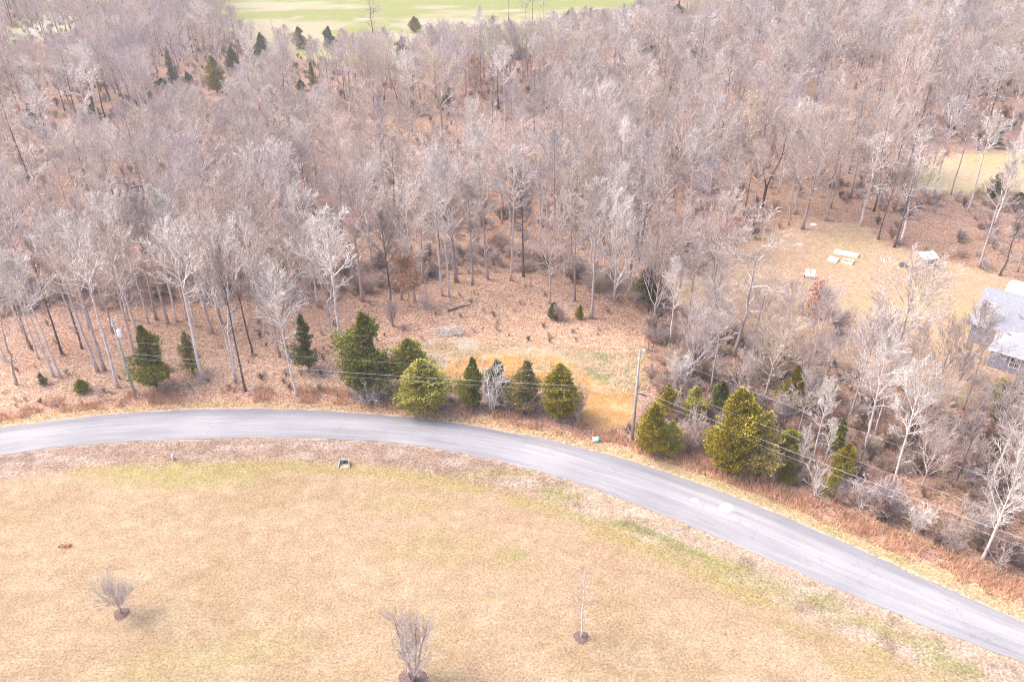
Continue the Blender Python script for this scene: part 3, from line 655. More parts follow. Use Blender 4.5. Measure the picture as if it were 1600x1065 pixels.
# the rest of the woods: one mass
def scatter(name, label, pts, rot, scl, var, groups_, cat=None):
    me = bpy.data.meshes.new(name); me.vertices.add(len(pts)); me.vertices.foreach_set("co", np.asarray(pts, np.float32).ravel())
    for nm, ty, arr, key in (("rot", 'FLOAT', rot, "value"), ("scl", 'FLOAT', scl, "value"), ("var", 'INT', var, "value")):
        a = me.attributes.new(nm, ty, 'POINT'); a.data.foreach_set(key, np.asarray(arr, np.float32 if ty == 'FLOAT' else np.int32))
    o = link(bpy.data.objects.new(name, me)); tag(o, label, cat, kind='stuff')
    ng = bpy.data.node_groups.new(name, 'GeometryNodeTree'); N = ng.nodes; Lk = ng.links
    ng.interface.new_socket("Geometry", in_out='INPUT', socket_type='NodeSocketGeometry'); ng.interface.new_socket("Geometry", in_out='OUTPUT', socket_type='NodeSocketGeometry')
    gi = N.new("NodeGroupInput"); go = N.new("NodeGroupOutput")
    ja = N.new("GeometryNodeJoinGeometry")
    for objs in groups_:
        jj = N.new("GeometryNodeJoinGeometry")
        for ob, mt in objs:
            oi = N.new("GeometryNodeObjectInfo"); oi.transform_space = 'ORIGINAL'; oi.inputs["Object"].default_value = ob; oi.inputs["As Instance"].default_value = False
            sm = N.new("GeometryNodeSetMaterial"); sm.inputs["Material"].default_value = mt if not isinstance(mt, tuple) else None
            Lk.new(oi.outputs["Geometry"], sm.inputs["Geometry"]); last = sm.outputs[0]
            if isinstance(mt, tuple):
                sm.inputs["Material"].default_value = mt[0]; s2 = N.new("GeometryNodeSetMaterial"); s2.inputs["Material"].default_value = mt[1]
                mix_ = N.new("GeometryNodeInputMaterialIndex"); cmp = N.new("FunctionNodeCompare"); cmp.data_type = 'INT'; cmp.operation = 'EQUAL'
                Lk.new(mix_.outputs[0], cmp.inputs[2]); cmp.inputs[3].default_value = 1
                cmp2 = N.new("FunctionNodeCompare"); cmp2.data_type = 'INT'; cmp2.operation = 'NOT_EQUAL'; Lk.new(mix_.outputs[0], cmp2.inputs[2]); cmp2.inputs[3].default_value = 1
                Lk.new(cmp.outputs[0], s2.inputs["Selection"]); Lk.new(oi.outputs["Geometry"], s2.inputs["Geometry"])
                Lk.new(s2.outputs[0], sm.inputs["Geometry"]); Lk.new(cmp2.outputs[0], sm.inputs["Selection"])
            Lk.new(last, jj.inputs[0])
        g2 = N.new("GeometryNodeGeometryToInstance"); Lk.new(jj.outputs[0], g2.inputs[0]); Lk.new(g2.outputs[0], ja.inputs[0])
    ip = N.new("GeometryNodeInstanceOnPoints"); Lk.new(gi.outputs[0], ip.inputs["Points"]); Lk.new(ja.outputs[0], ip.inputs["Instance"])
    ip.inputs["Pick Instance"].default_value = True
    def attr(nm, ty):
        a = N.new("GeometryNodeInputNamedAttribute"); a.data_type = ty; a.inputs["Name"].default_value = nm; return a.outputs["Attribute"]
    Lk.new(attr("var", 'INT'), ip.inputs["Instance Index"])
    cx_ = N.new("ShaderNodeCombineXYZ"); Lk.new(attr("rot", 'FLOAT'), cx_.inputs[2]); Lk.new(cx_.outputs[0], ip.inputs["Rotation"])
    Lk.new(attr("scl", 'FLOAT'), ip.inputs["Scale"]); Lk.new(ip.outputs[0], go.inputs[0])
    md_ = o.modifiers.new("scatter", 'NODES'); md_.node_group = ng
    return o
first = {}
for o in COL.objects:
    if o.type == 'MESH' and o.name.split('.')[0] in ('trunk', 'crown'): first.setdefault(o.data.name, o)
combos = []
for i, pr in enumerate(PROTO):
    if pr[1].name not in first or pr[2].name not in first: continue
    opts = {'slender': ['pink', 'mauve', 'grey', 'white'], 'tall': ['pink', 'mauve', 'white'], 'spreading': ['pink', 'mauve', 'tan'], 'vase': ['mauve', 'tan', 'pink'], 'forked': ['grey', 'pink'], 'crooked': ['white', 'dark']}[pr[0]]
    for l in opts: combos.append(([(first[pr[1].name], BK[l]), (first[pr[2].name], (TW[l], LB[l]))], pr[0]))
    combos.append(([(first[pr[1].name], BK['white']), (first[pr[2].name], (TW[opts[0]], LB['white']))], pr[0])); combos.append(([(first[pr[1].name], BK['dark']), (first[pr[2].name], (TW['grey'], LB['pink']))], pr[0]))  # the dark trunk copies have stem shade put into the bark colour
print("combos", len(combos))
if rest:
    wts = np.array([{'slender': 0.8, 'tall': 0.7, 'spreading': 1.7, 'vase': 1.3, 'forked': 0.7, 'crooked': 0.35}[c[1]] for c in combos]); wts /= wts.sum()
    nr2 = np.random.RandomState(5)
    scatter("bare_woods", "mass of bare pinkish grey trees filling the woods towards the far field", [r['p'] for r in rest], nr2.uniform(0, 6.28, len(rest)), [r['H']/18.0*(1.1 if r['p'][1] > 220 and r['H'] > 12 else 1) for r in rest],
            nr2.choice(len(combos), len(rest), p=wts), [c[0] for c in combos], "woods")

# ---------------------------------------------------------------- dead-leaf trees
def leafy_mesh(src, seed, n, mat, size=0.16):
    rng = np.random.RandomState(seed); me = PROTO[src][2]; co = np.empty(len(me.vertices)*3, np.float32); me.vertices.foreach_get("co", co); co = co.reshape(-1, 3)
    P = co[rng.randint(0, len(co), n)]+rng.normal(size=(n, 3))*0.12
    return leaf_tris(P, rng, size, mat, "leaves")
def leaf_tris(P, rng, size, mat, name, up=None):
    n = len(P); d = rng.normal(size=(n, 3)); 
    if up is not None: d = d*0.5+up
    d /= np.linalg.norm(d, axis=1)[:, None]; s = np.cross(d, rng.normal(size=(n, 3))); s /= np.linalg.norm(s, axis=1)[:, None]
    L = size*rng.uniform(0.6, 1.4, (n, 1)); V = np.stack([P-s*L*0.45, P+s*L*0.45, P+d*L*1.3+s*L*.25, P+d*L*1.3-s*L*.25], 1).reshape(-1, 3)
    return mesh_np(name, V, np.arange(4*n).reshape(-1, 4), mat)
LT = [(640,478,400,'spreading',7,'tan','orange-leaved beech still holding its dead leaves beside the leafy clearing',M_leaf,2600),
      (742,165,86,'spreading',8,'tan','pale orange leaf-holding tree deep in the middle woods',M_leaf,2200),
      (1270,520,440,'vase',11,'pink','rust-red leaf-holding young tree in front of the yard by the garden bench',M_leafred,1500),
      (1150,400,335,'spreading',9,'pink','reddish leaf-holding tree at the yard corner behind the grey forked trunk',M_leafred,900),
      (345,60,55,'slender',1,'pink','small orange leaf-holding sapling below the far green field',M_leaf,900),
      (1530,180,150,'spreading',9,'pink','reddish brown leaf-holding tree in front of the distant right clearing',M_leaf,900)]
lcache = {}
for (px, py, top, fm_, pi_, lk, lb, mt, nn) in LT:
    p = gp(px, py); H = max(4, height_for(p, top)); t = put_tree(p, H, fm_, lk, i=pi_, name='beech_tree'); tag(t, lb, 'tree', 'trees holding dead leaves')
    o = bpy.data.objects.new("leaves", leafy_mesh(pi_, 40+pi_, nn, mt, 0.2*18/H*0.9)); link(o, t)

# ---------------------------------------------------------------- cedars
def cedar_mesh(seed, form, n):
    """crown of leaf sprays in a unit of 10 m height, half width about 2.4 m"""
    rng = np.random.RandomState(seed); H = 10.0
    nb = int(n/42); P = []; Ud = []
    lob = [(rng.uniform(0, 6.28), rng.uniform(0.05, 0.9), rng.uniform(0.25, 0.6)) for _ in range(16)]
    for b_ in range(nb):
        t = rng.rand()**(1.15 if form != 'round' else 0.95); 
        w = rng.uniform(0, 6.28); z0 = 0.06*H+t*0.92*H
        if form == 'cone': R = 2.5*(1-t)**0.75*min(1, 0.55+t*4)
        elif form == 'round': R = 2.7*(1-t**1.35)**0.85*min(1, 0.62+t*2.4)+0.05
        elif form == 'column': R = 2.1*(1-t**2.6)**0.9*min(1, 0.6+t*4)+0.05
        else: R = 2.5*(1-t)**0.8*rng.uniform(0.5, 1.1)
        for (lw_, lt, la) in lob:
            R *= 1+la*(0.75 if form in ('cone', 'sparse') else 0.4)*math.exp(-((t-lt)/0.10)**2)*math.cos(w-lw_) if abs(t-lt) < 0.25 else 1
        R = max(0.12, R*rng.uniform(0.62, 1.18))
        droop = 0.25 if form != 'sparse' else 0.05
        m_ = 42
        s = rng.beta(2.6, 1.0, m_); s = s if form != 'sparse' else rng.beta(1.8, 1.0, m_)
        cw = w+rng.normal(size=m_)*0.17/(0.35+s); rr = R*s
        z = z0+R*0.5*s+rng.normal(size=m_)*0.14
        P.append(np.stack([np.cos(cw)*rr, np.sin(cw)*rr, np.maximum(z, 0.05)], 1))
        Ud.append(np.stack([np.cos(cw)*0.8, np.sin(cw)*0.8, np.full(m_, 0.75)], 1))
    P = np.concatenate(P); Ud = np.concatenate(Ud)
    me = leaf_tris(P, rng, 0.115, FOL['green'], "crown", Ud*1.4)
    tb = MB(); tb.tube([(0, 0, -0.2), (0.03, 0, 3), (0, 0.04, 6), (0, 0, 8.6)], [0.2, 0.15, 0.09, 0.03], 7)
    return tb.mesh("trunk", BK['dark'], True), me
CED = {'cone': [cedar_mesh(1, 'cone', 27000), cedar_mesh(2, 'cone', 27000)], 'round': [cedar_mesh(3, 'round', 30000), cedar_mesh(4, 'round', 30000)],
       'column': [cedar_mesh(5, 'column', 28000), cedar_mesh(6, 'column', 28000)], 'sparse': [cedar_mesh(7, 'sparse', 12000), cedar_mesh(8, 'sparse', 12000)]}
CL = [ # px, py, top y, width px, form, foliage, label
 (245,603,506,60,'cone','green',"dense green cone-shaped cedar just right of the left utility pole"),
 (303,583,515,50,'sparse','dull',"thin dull grey-green cedar behind the pale trunk, right of the left pole's cedar"),
 (483,577,488,54,'sparse','dark',"open dark green cedar with bare lower trunk left of the largest cedar"),
 (578,612,484,88,'cone','green',"largest cedar, tall and bright green, above the road bend"),
 (642,600,526,72,'round','yellow',"yellow-green cedar behind the widest roadside cedar"),
 (662,640,560,92,'round','yellow',"wide yellow-green cedar at the roadside left of the orange dirt"),
 (740,636,556,44,'cone','green',"narrow green cedar left of the white bare shrub on the dirt mound"),
 (777,625,560,46,'cone','dark',"dark green cedar partly hidden behind the white bare shrub"),
 (822,641,560,60,'cone','dull',"greyish green cedar with bare twigs between the white shrub and the olive cedar"),
 (874,652,566,58,'column','olive',"dense olive cedar in front of the dirt mound, beside the grey leaning shrub"),
 (1040,650,598,38,'cone','olive',"slim olive cedar peeking out behind the two round cedars by the right pole"),
 (1017,708,628,54,'round','olive',"olive round cedar just right of the right utility pole base"),
 (1046,709,656,42,'round','yellow',"smaller yellowish cedar joined to the round cedar right of the right pole"),
 (1082,655,602,42,'cone','yellow',"small yellowish cedar above the round pink bare shrub"),
 (1122,650,592,44,'cone','dark',"dark green cedar top behind the tall golden olive cedar"),
 (1138,738,602,72,'column','olive',"tall golden olive cedar right of the round pink bare shrub"),
 (1168,700,628,56,'round','olive',"mid-sized olive cedar leaning on the tall golden cedar's right side"),
 (1184,746,638,82,'sparse','brown',"feathery brownish cedar at the right foot of the tall golden cedar"),
 (1234,640,568,42,'cone','olive',"lone slim olive cedar above the grey fan-shaped shrub, away from the road"),
 (1228,750,716,36,'round','green',"low rounded green cedar bush at the end of the brownish cedar"),
 (1232,704,670,44,'round','green',"small green cedar behind the brownish cedar and the white stems"),
 (1304,712,652,44,'sparse','green',"ragged green cedar behind the pale saplings under the wires"),
 (1314,745,690,40,'round','olive',"olive cedar in the middle of the ragged roadside clump under the wires"),
 (1298,775,722,44,'sparse','olive',"lowest ragged olive cedar overhanging the red grass under the wires"),
 (1592,655,578,84,'round','green',"rounded green cedar cut by the photo's edge below the house"),
 (1560,655,625,34,'sparse','dark',"dark low cedar beside the rounded cedar below the house"),
 (68,601,580,20,'sparse','dark',"knee-high dark cedar seedling at the foot of the white birches"),
 (129,612,592,26,'round','green',"bright little cedar bush alone on the leafy bank left of the pole"),
 (866,498,470,22,'round','dark',"small dark cedar at the far edge of the leafy clearing by the dark trunk"),
 (906,498,475,14,'cone','olive',"tiny olive cedar beside the big pale tree at the clearing's edge"),
 (1012,475,412,48,'round','dark',"dark cedar half hidden by grey twigs behind the right pole"),
 (340,145,85,34,'cone','olive',"bright olive cedar standing out in the far left woods"),
 (272,135,72,24,'sparse','dark',"tall dark cedar behind white branches in the far left woods"),
 (254,137,121,18,'round','dark',"small dark cedar left of the bright olive one in the far left woods"),
 (296,132,112,16,'round','dark',"little dark cedar between the tall dark and bright olive cedars"),
 (366,112,72,24,'round','dark',"dark rounded cedar right of the bright olive one in the far left woods"),
 (412,95,50,26,'round','dark',"hazy dark cedar just below the far green field's left corner"),
 (469,75,41,28,'cone','olive',"olive green cedar at the near edge of the far green field"),
 (490,140,95,26,'sparse','green',"green cedar below the far field, upper one of a close pair"),
 (471,142,124,18,'round','dark',"small cedar at the lower left of the close pair below the far field"),
 (516,78,40,24,'cone','dark',"grey-green cedar at the field edge right of the olive one"),
 (630,92,55,24,'cone','dark',"dark cone cedar behind the white sapling below the far field"),
 (648,50,25,22,'round','olive',"small cedar beside the broken snags at the far field's edge"),
 (806,92,64,30,'round','olive',"olive cedar in the far woods below the field's pale right end"),
 (1058,30,6,30,'round','dark',"dark cedar at the top of the woods near the field's right end"),
 (890,40,14,26,'round','dark',"bushy dark cedar at the far field edge in the centre"),
 (55,205,160,30,'sparse','dark',"faint dark cedar behind twigs at the left margin of the woods"),
 (150,185,150,30,'sparse','dark',"faint dark cedar behind white branches, left part of the woods"),
 (700,180,122,34,'sparse','dark',"faint dark cedar showing through twigs in the middle woods"),
 (1010,95,55,34,'round','dark',"dark cedar screened by a fan of pale branches in the upper woods"),
 (1090,95,60,34,'sparse','dark',"faint dark cedar behind forked pale limbs in the upper right woods"),
 (1556,232,198,26,'sparse','dark',"small dark cedar above the distant right clearing"),
 (1552,310,268,46,'sparse','dark',"dark spreading cedar in front of the distant right clearing"),
 (1590,320,300,30,'round','dark',"low dark cedar at the margin below the distant right clearing"),
]
for k, (px, py, top, w, fm_, fo, lb) in enumerate(CL):
    p = gp(px, py); H = max(0.8, height_for(p, top)); wd = w/ppm(p)
    base = {'cone': 4.7, 'round': 5.2, 'column': 4.3, 'sparse': 5.0}[fm_]
    t = empty('cedar_tree', (p[0], p[1], p[2]-0.05), rnd.uniform(0, 6.28), (wd/base, wd/base, H/10.3))
    tm, cm = CED[fm_][k % 2]
    a = link(bpy.data.objects.new("trunk", tm), t); b_ = link(bpy.data.objects.new("crown", cm), t); set_mat(b_, FOL[fo])
    tag(t, lb, 'tree', 'cedars')

# ---------------------------------------------------------------- bare shrubs
def shrub_mesh(seed, kind):
    rng = np.random.RandomState(seed); out = []
    sp = dict(ns=[4, 2, 1], jit=[0.16, 0.22, 0.2], trop=[0.08, 0.05, 0.03], nc=[8, 6], ang=(0.4, 0.95), lr=[0.42, 0.5], rmin=0.011)
    if kind == 'fan': nst, a0, a1, L0 = 24, 0.0, 0.55, 3.1
    elif kind == 'round': nst, a0, a1, L0 = 34, 0.1, 1.35, 2.3; sp['trop'] = [0.05, 0.0, 0.0]
    elif kind == 'spiky': nst, a0, a1, L0 = 16, 0.0, 0.7, 3.0
    else: nst, a0, a1, L0 = 14, 0.2, 1.2, 2.6; sp['jit'] = [0.35, 0.4, 0.4]; sp['nc'] = [6, 5]
    for i in range(nst):
        a = rng.uniform(a0, a1); w = rng.uniform(0, 6.28); d = np.array([math.cos(w)*math.sin(a), math.sin(w)*math.sin(a), math.cos(a)])
        grow(rng, np.array([rng.normal()*0.12, rng.normal()*0.12, 0]), d, L0*rng.uniform(0.7, 1.1), 0.035, 0, out, sp)
    V, F = tubes(out, 3)
    return mesh_np("bare_shrub", V, F, TW['pink'])
SH = {'fan': [shrub_mesh(1, 'fan'), shrub_mesh(2, 'fan')], 'round': [shrub_mesh(3, 'round'), shrub_mesh(4, 'round')], 'spiky': [shrub_mesh(5, 'spiky')], 'loose': [shrub_mesh(6, 'loose'), shrub_mesh(7, 'loose')]}
SL_ = [ # px, py, top, width px, kind, look, label
 (768,640,558,56,'spiky','white',"white bare shrub with straight stems between the cedars by the dirt mound"),
 (902,655,598,34,'fan','grey',"grey leaning bare shrub on the right side of the dense olive cedar"),
 (822,642,610,40,'fan','white',"whitish twiggy shrub at the foot of the greyish green cedar"),
 (795,640,612,34,'fan','grey',"small grey shrub between the white shrub and the greyish cedar"),
 (578,625,585,70,'round','grey',"grey twig thicket under the largest cedar"),
 (560,622,600,40,'fan','mauve',"mauve twig tuft at the left foot of the largest cedar"),
 (1083,698,640,52,'round','pink',"round pink bare shrub between the round cedars and the golden cedar"),
 (1058,610,550,50,'fan','white',"pale frosty shrub right of the right pole, behind the cedars"),
 (1222,668,600,50,'fan','grey',"grey fan-shaped shrub below the lone slim olive cedar"),
 (1190,600,540,60,'round','pink',"soft pink shrub behind the golden cedar"),
 (1275,775,720,60,'loose','white',"tangled white shrub on the bank beside the lowest ragged cedar"),
 (1345,790,735,70,'loose','white',"spreading white shrub under the wires left of the leaning white tree"),
 (1430,830,785,44,'fan','white',"small spiky white shrub above the red grass"),
 (1385,800,745,70,'round','mauve',"mauve shrub at the foot of the leaning white tree"),
 (1380,545,480,80,'round','grey',"grey rounded shrub in the yard in front of the big yard tree"),
 (1310,520,478,56,'fan','pink',"pink fan-shaped shrub right of the rust-red young tree"),
 (1240,560,515,60,'loose','pink',"loose pink shrub left of the rust-red young tree"),
 (1180,550,522,50,'round','mauve',"mauve shrub at the foot of the big forked grey tree"),
 (1090,550,515,50,'round','pink',"pink shrub left of the big forked grey tree"),
 (1020,600,560,30,'loose','grey',"small grey shrub right behind the right utility pole"),
 (1520,735,680,70,'round','pink',"pink shrub left of the pale leaning tree near the photo's edge"),
 (1460,720,660,60,'loose','pink',"loose pink shrub beside the thin dark snag under the wires"),
 (1500,590,540,50,'fan','grey',"grey shrub standing in front of the house wall"),
 (1530,530,470,50,'fan','grey',"grey shrub against the dark blue roof corner"),
 (875,500,470,26,'fan','pink',"small pink shrub beside the dark little cedar in the clearing"),
 (614,510,455,30,'fan','pink',"pinkish sapling clump below the orange-leaved beech"),
 (663,480,430,36,'loose','white',"pale shrub right of the orange-leaved beech"),
 (100,130,90,30,'round','mauve',"mauve shrub in the far left woods near the dark trunks"),
 (160,612,600,26,'loose','dark',"low dark shrub right of the little cedar bush on the bank"),
 (315,597,580,34,'loose','grey',"low grey bramble at the foot of the forked white tree"),
 (1560,880,835,60,'loose','mauve',"mauve bramble above the red grass at the photo's lower edge"),
 (1475,850,805,60,'loose','pink',"pink bramble above the red grass below the dark leaning trunk"),
]
shobj = {}
for k, (px, py, top, w, kd, lk, lb) in enumerate(SL_):
    p = gp(px, py); H = max(0.6, height_for(p, top)); me = SH[kd][k % len(SH[kd])]
    if me.name not in shobj:
        d0 = np.array(me.vertices[0].co); co = np.empty(len(me.vertices)*3, np.float32); me.vertices.foreach_get("co", co); co = co.reshape(-1, 3)
        shobj[me.name] = (None, np.percentile(np.hypot(co[:, 0], co[:, 1]), 97)*2, np.percentile(co[:, 2], 99.5))
    _, bw, bh = shobj[me.name]; wd = w/ppm(p)
    o = bpy.data.objects.new("bare_shrub", me); link(o); o.location = tuple(p); o.rotation_euler = (0, 0, rnd.uniform(0, 6.28)); o.scale = (wd/bw, wd/bw, H/bh)
    set_mat(o, TW[lk]); tag(o, lb, 'shrub', 'bare shrubs')
    if shobj[me.name][0] is None: shobj[me.name] = (o, bw, bh)
# undergrowth: brush nobody could count
NB = 34000; cbx = nr.uniform(-1, 1, NB); cby = 62+(450-62)*nr.rand(NB)**0.85; cbx = cbx*(0.66*(cby*0.86+28)+8); fb2 = sdpoly(cbx, cby, P_fgr)
ya = sdpoly(cbx, cby, P_yard); sl2 = sdpoly(cbx, cby, P_slope); dd_ = np.maximum(sdpoly(cbx, cby, P_dirt), sdpoly(cbx, cby, P_mgrass)); su2 = sd_up(cbx, cby); rr_ = sdpoly(cbx, cby, P_rfield)
bn = fbm(cbx, cby, 14, 900, 3)
bp = []; bs = []; bv = []
k_ = 0
while k_ < 420:      # extra tangle between the road and the yard
    q_ = (rnd.uniform(1030, 1640), rnd.uniform(500, 900)); p_ = gp(*q_); xa = np.array([p_[0]]); ya_ = np.array([p_[1]]); k_ += 1
    if sdpoly(xa, ya_, P_yard)[0] > -1 or sd_up(xa, ya_)[0] < 4.6: continue
    bp.append(tuple(p_)); bs.append(rnd.uniform(0.4, 0.85)*(0.6 if sdpoly(xa, ya_, P_yard)[0] > -5 else 1)); bv.append(0)
for i in range(len(cbx)):
    if fb2[i] > -1 or ya[i] > 0.3 or dd_[i] > -0.3 or su2[i] < 2.6 or rr_[i] > 0: continue
    z_ = float(gz(cbx[i], cby[i])); qx, qy = proj((cbx[i], cby[i], z_))
    inw = qy < np.interp(qx, EX, EYv)-6
    dk = False; s = rnd.uniform(0.45, 1.0); keep = (0.16 if bn[i] < 0.5 else 0.5); s *= 0.72; dk = False
    if inw and qx < 1000 and qy > np.interp(qx, EX, EYv)-52: keep = 0.95; dk = rnd.random() < 0.65; s *= 1.35
    if qx > 1010 and qy > 470: keep = 0.95 if bn[i] > 0.40 else 0.6; s = rnd.uniform(0.32, 0.8)*(0.55 if ya[i] > -5 and qy > 480 else 1)
    elif not inw: keep = 0.22 if bn[i] > 0.5 else 0.06; s = rnd.uniform(0.14, 0.34)
    if sl2[i] > 0: keep = 0.28; s = rnd.uniform(0.12, 0.3)
    if su2[i] < 5.5: keep = 0.8; s = rnd.uniform(0.14, 0.3)
    if rnd.random() > keep: continue
    bp.append((cbx[i], cby[i], z_)); bs.append(s); bv.append(1 if dk else 0)
protos = [v[0] for k_, v in shobj.items() if v[0].data in SH['loose']+SH['fan']+SH['spiky']]
BR = [bark('brush_pinkish', (0.64, 0.50, 0.44)), bark('brush_russet', (0.56, 0.38, 0.30)), bark('brush_tan', (0.64, 0.52, 0.40)), bark('brush_grey', (0.64, 0.56, 0.52)), bark('brush_dark', (0.23, 0.17, 0.145))]
bcomb = [[(o, l)] for o in protos for l in BR]
ncb = len(bcomb)//5; bvar = [5*nr.randint(ncb)+(4 if v else nr.randint(4)) for v in bv]
scatter("undergrowth", "thin bare pinkish brush and saplings under the trees", bp, nr.uniform(0, 6.28, len(bp)), bs, bvar, bcomb, "undergrowth")
print("brush", len(bp))

# ---------------------------------------------------------------- tall dry grass
def blades(P, rng, h, w, lean):
    n_ = len(P); d = rng.normal(size=(n_, 3))*lean; d[:, 2] = 1; d /= np.linalg.norm(d, axis=1)[:, None]
    s = rng.normal(size=(n_, 3)); s[:, 2] = 0; s /= np.linalg.norm(s, axis=1)[:, None]
    hh = h*rng.uniform(0.6, 1.3, (n_, 1)); V = np.stack([P-s*w, P+s*w, P+d*hh], 1).reshape(-1, 3)
    return V, np.arange(3*n_).reshape(-1, 3)
rg = np.random.RandomState(77)
def grass_in(n_, test, h, w, lean, x0, x1, y0, y1):
    x_ = rg.uniform(x0, x1, n_); y_ = rg.uniform(y0, y1, n_); k_ = test(x_, y_); x_ = x_[k_]; y_ = y_[k_]
    return blades(np.stack([x_, y_, gz(x_, y_)-0.02], 1), rg, h, w, lean)
def red(x_, y_):
    s_ = sd_up(x_, y_); nn = fbm(x_, y_, 2.0, 610, 2); wid = 4.6+1.2*(fbm(x_, y_, 8, 620, 2)-0.5)
    a_ = (s_ > 1.45+0.7*(nn-0.5)) & (s_ < wid) & (x_ > 13) & (nn > 0.32)
    b_ = (s_ > 1.3) & (s_ < 4.5) & (x_ <= 13) & (nn > 0.52)
    return a_ | b_
V, Fz = grass_in(380000, red, 0.78, 0.024, 0.36, -60, 60, 38, 84)
o = link(bpy.data.objects.new("tall_grass", mesh_np("tall_grass", V, Fz, M_grassred))); tag(o, "tall reddish dry grass along the far side of the road", "grass", kind='stuff')
def pale(x_, y_):
    d_ = sdpoly(x_, y_, P_mgrass); nn = fbm(x_, y_, 1.6, 640, 2); return (d_ > -1.5) & (nn > 0.46)
V, Fz = grass_in(70000, pale, 0.38, 0.02, 0.6, -14, 20, 76, 100)
o = link(bpy.data.objects.new("straw_grass", mesh_np("straw_grass", V, Fz, M_straw))); tag(o, "pale straw grass tufts around the orange dirt mound", "grass", kind='stuff')

# ---------------------------------------------------------------- utility poles and wires
M_pole = simple("weathered_pole", (0.40, 0.38, 0.33), 0.85, 0.15, 0.3, 2.5); M_wire = simple("wire", (0.50, 0.48, 0.48), 0.5, 0.4, 0.05)
M_white = simple("white_paint", (0.85, 0.85, 0.85), 0.5, 0.3, 0.05); M_dark = simple("dark_plastic_and_shade", (0.05, 0.05, 0.055), 0.5, 0.3, 0.1); M_metal = simple("galvanised", (0.55, 0.55, 0.54), 0.45, 0.4, 0.1)
pL = gp(212, 622); pR = gp(988, 687); HL, HR = height_for(pL, 499), height_for(pR, 547)
pLL = np.array([-91.6, 49.3, 0.0]); pRR = np.array([53.0, 37.5, 0.0]); HN = 11.2
# the axis of the line
dirW = (pR-pL); dirW[2] = 0; dirW /= np.linalg.norm(dirW); side = np.array([-dirW[1], dirW[0], 0])
def pole(p, H, label, transformer=False):
    t = empty('utility_pole', p)
    mb = MB(); mb.tube([(0, 0, -0.3), (0, 0, H*0.5), (0, 0, H)], [0.17, 0.145, 0.11], 12); mb.build('shaft', M_pole, t, True)
    mb = MB(); mb.tube([(-0.02, 0, H), (-0.02, 0, H+0.25)], [0.03, 0.03], 6); mb.build('pin', M_metal, t)
    for k in (-1, 1):
        mb = MB(); mb.tube([(k*0.1, 0, H-0.35), (k*0.42, 0, H-0.05)], 0.03, 6); mb.build('bracket', M_metal, t)
        mb = MB(); mb.tube([(k*0.42, 0, H-0.12), (k*0.42, 0, H-0.02), (k*0.42, 0, H+0.06), (k*0.42, 0, H+0.16)], [0.05, 0.085, 0.06, 0.03], 10); mb.build('insulator', M_white, t, True)
    mb = MB(); mb.tube([(0.15, 0, H*0.66), (0.24, 0, H*0.66)], 0.06, 8); mb.build('cable_clamp', M_metal, t)
    mb = MB(); mb.tube([(dirW[0]*0.25, dirW[1]*0.25, H*0.535), (dirW[0]*0.5, dirW[1]*0.5, H*0.532), (dirW[0]*0.95, dirW[1]*0.95, H*0.52), (dirW[0]*1.15, dirW[1]*1.15, H*0.517)], [0.03, 0.07, 0.07, 0.03], 8); mb.build('splice_case', M_dark, t, True)
    if transformer:
        mb = MB(); mb.tube([(0.42, -0.05, H-2.25), (0.42, -0.05, H-2.2), (0.42, -0.05, H-1.35), (0.42, -0.05, H-1.28)], [0.24, 0.27, 0.27, 0.2], 16)
        tr = mb.build('transformer', M_white, t, True); 
        for k in (-1, 1):
            mb = MB(); mb.tube([(0.42+0.1*k, -0.05, H-1.3), (0.42+0.1*k, -0.05, H-1.0)], [0.04, 0.02], 8); mb.build('bushing', M_metal, tr)
        mb = MB(); mb.box((0.18, 0, H-1.75), (0.1, 0.1, 0.6)); mb.build('mount', M_metal, tr)
        mb = MB(); mb.tube([(-0.16, 0, H-0.9), (-0.16, 0, H-0.4)], [0.07, 0.05], 8); mb.build('arrester', M_white, t)
    tag(t, label, 'utility pole', 'utility poles')
    return t
pole(pL, HL, "wooden utility pole carrying a white transformer, left of the cone-shaped cedar", True)
pole(pR, HR, "plain wooden utility pole beside the round olive cedar, no transformer")
def wire(a, b, sag, r, label, grp):
    a = np.array(a); b = np.array(b); mb = MB(); pts = []
    for i in range(33):
        t = i/32; p = a*(1-t)+b*t; p[2] -= sag*4*t*(1-t); pts.append(tuple(p))
    mb.tube(pts, r, 5); o = mb.build('power_line', M_wire); tag(o, label, 'power line', grp)
FR = [(1.02, 0.0085, "top"), (0.735, 0.0085, "second"), (0.585, 0.0155, "thickest"), (0.53, 0.010, "lowest")]
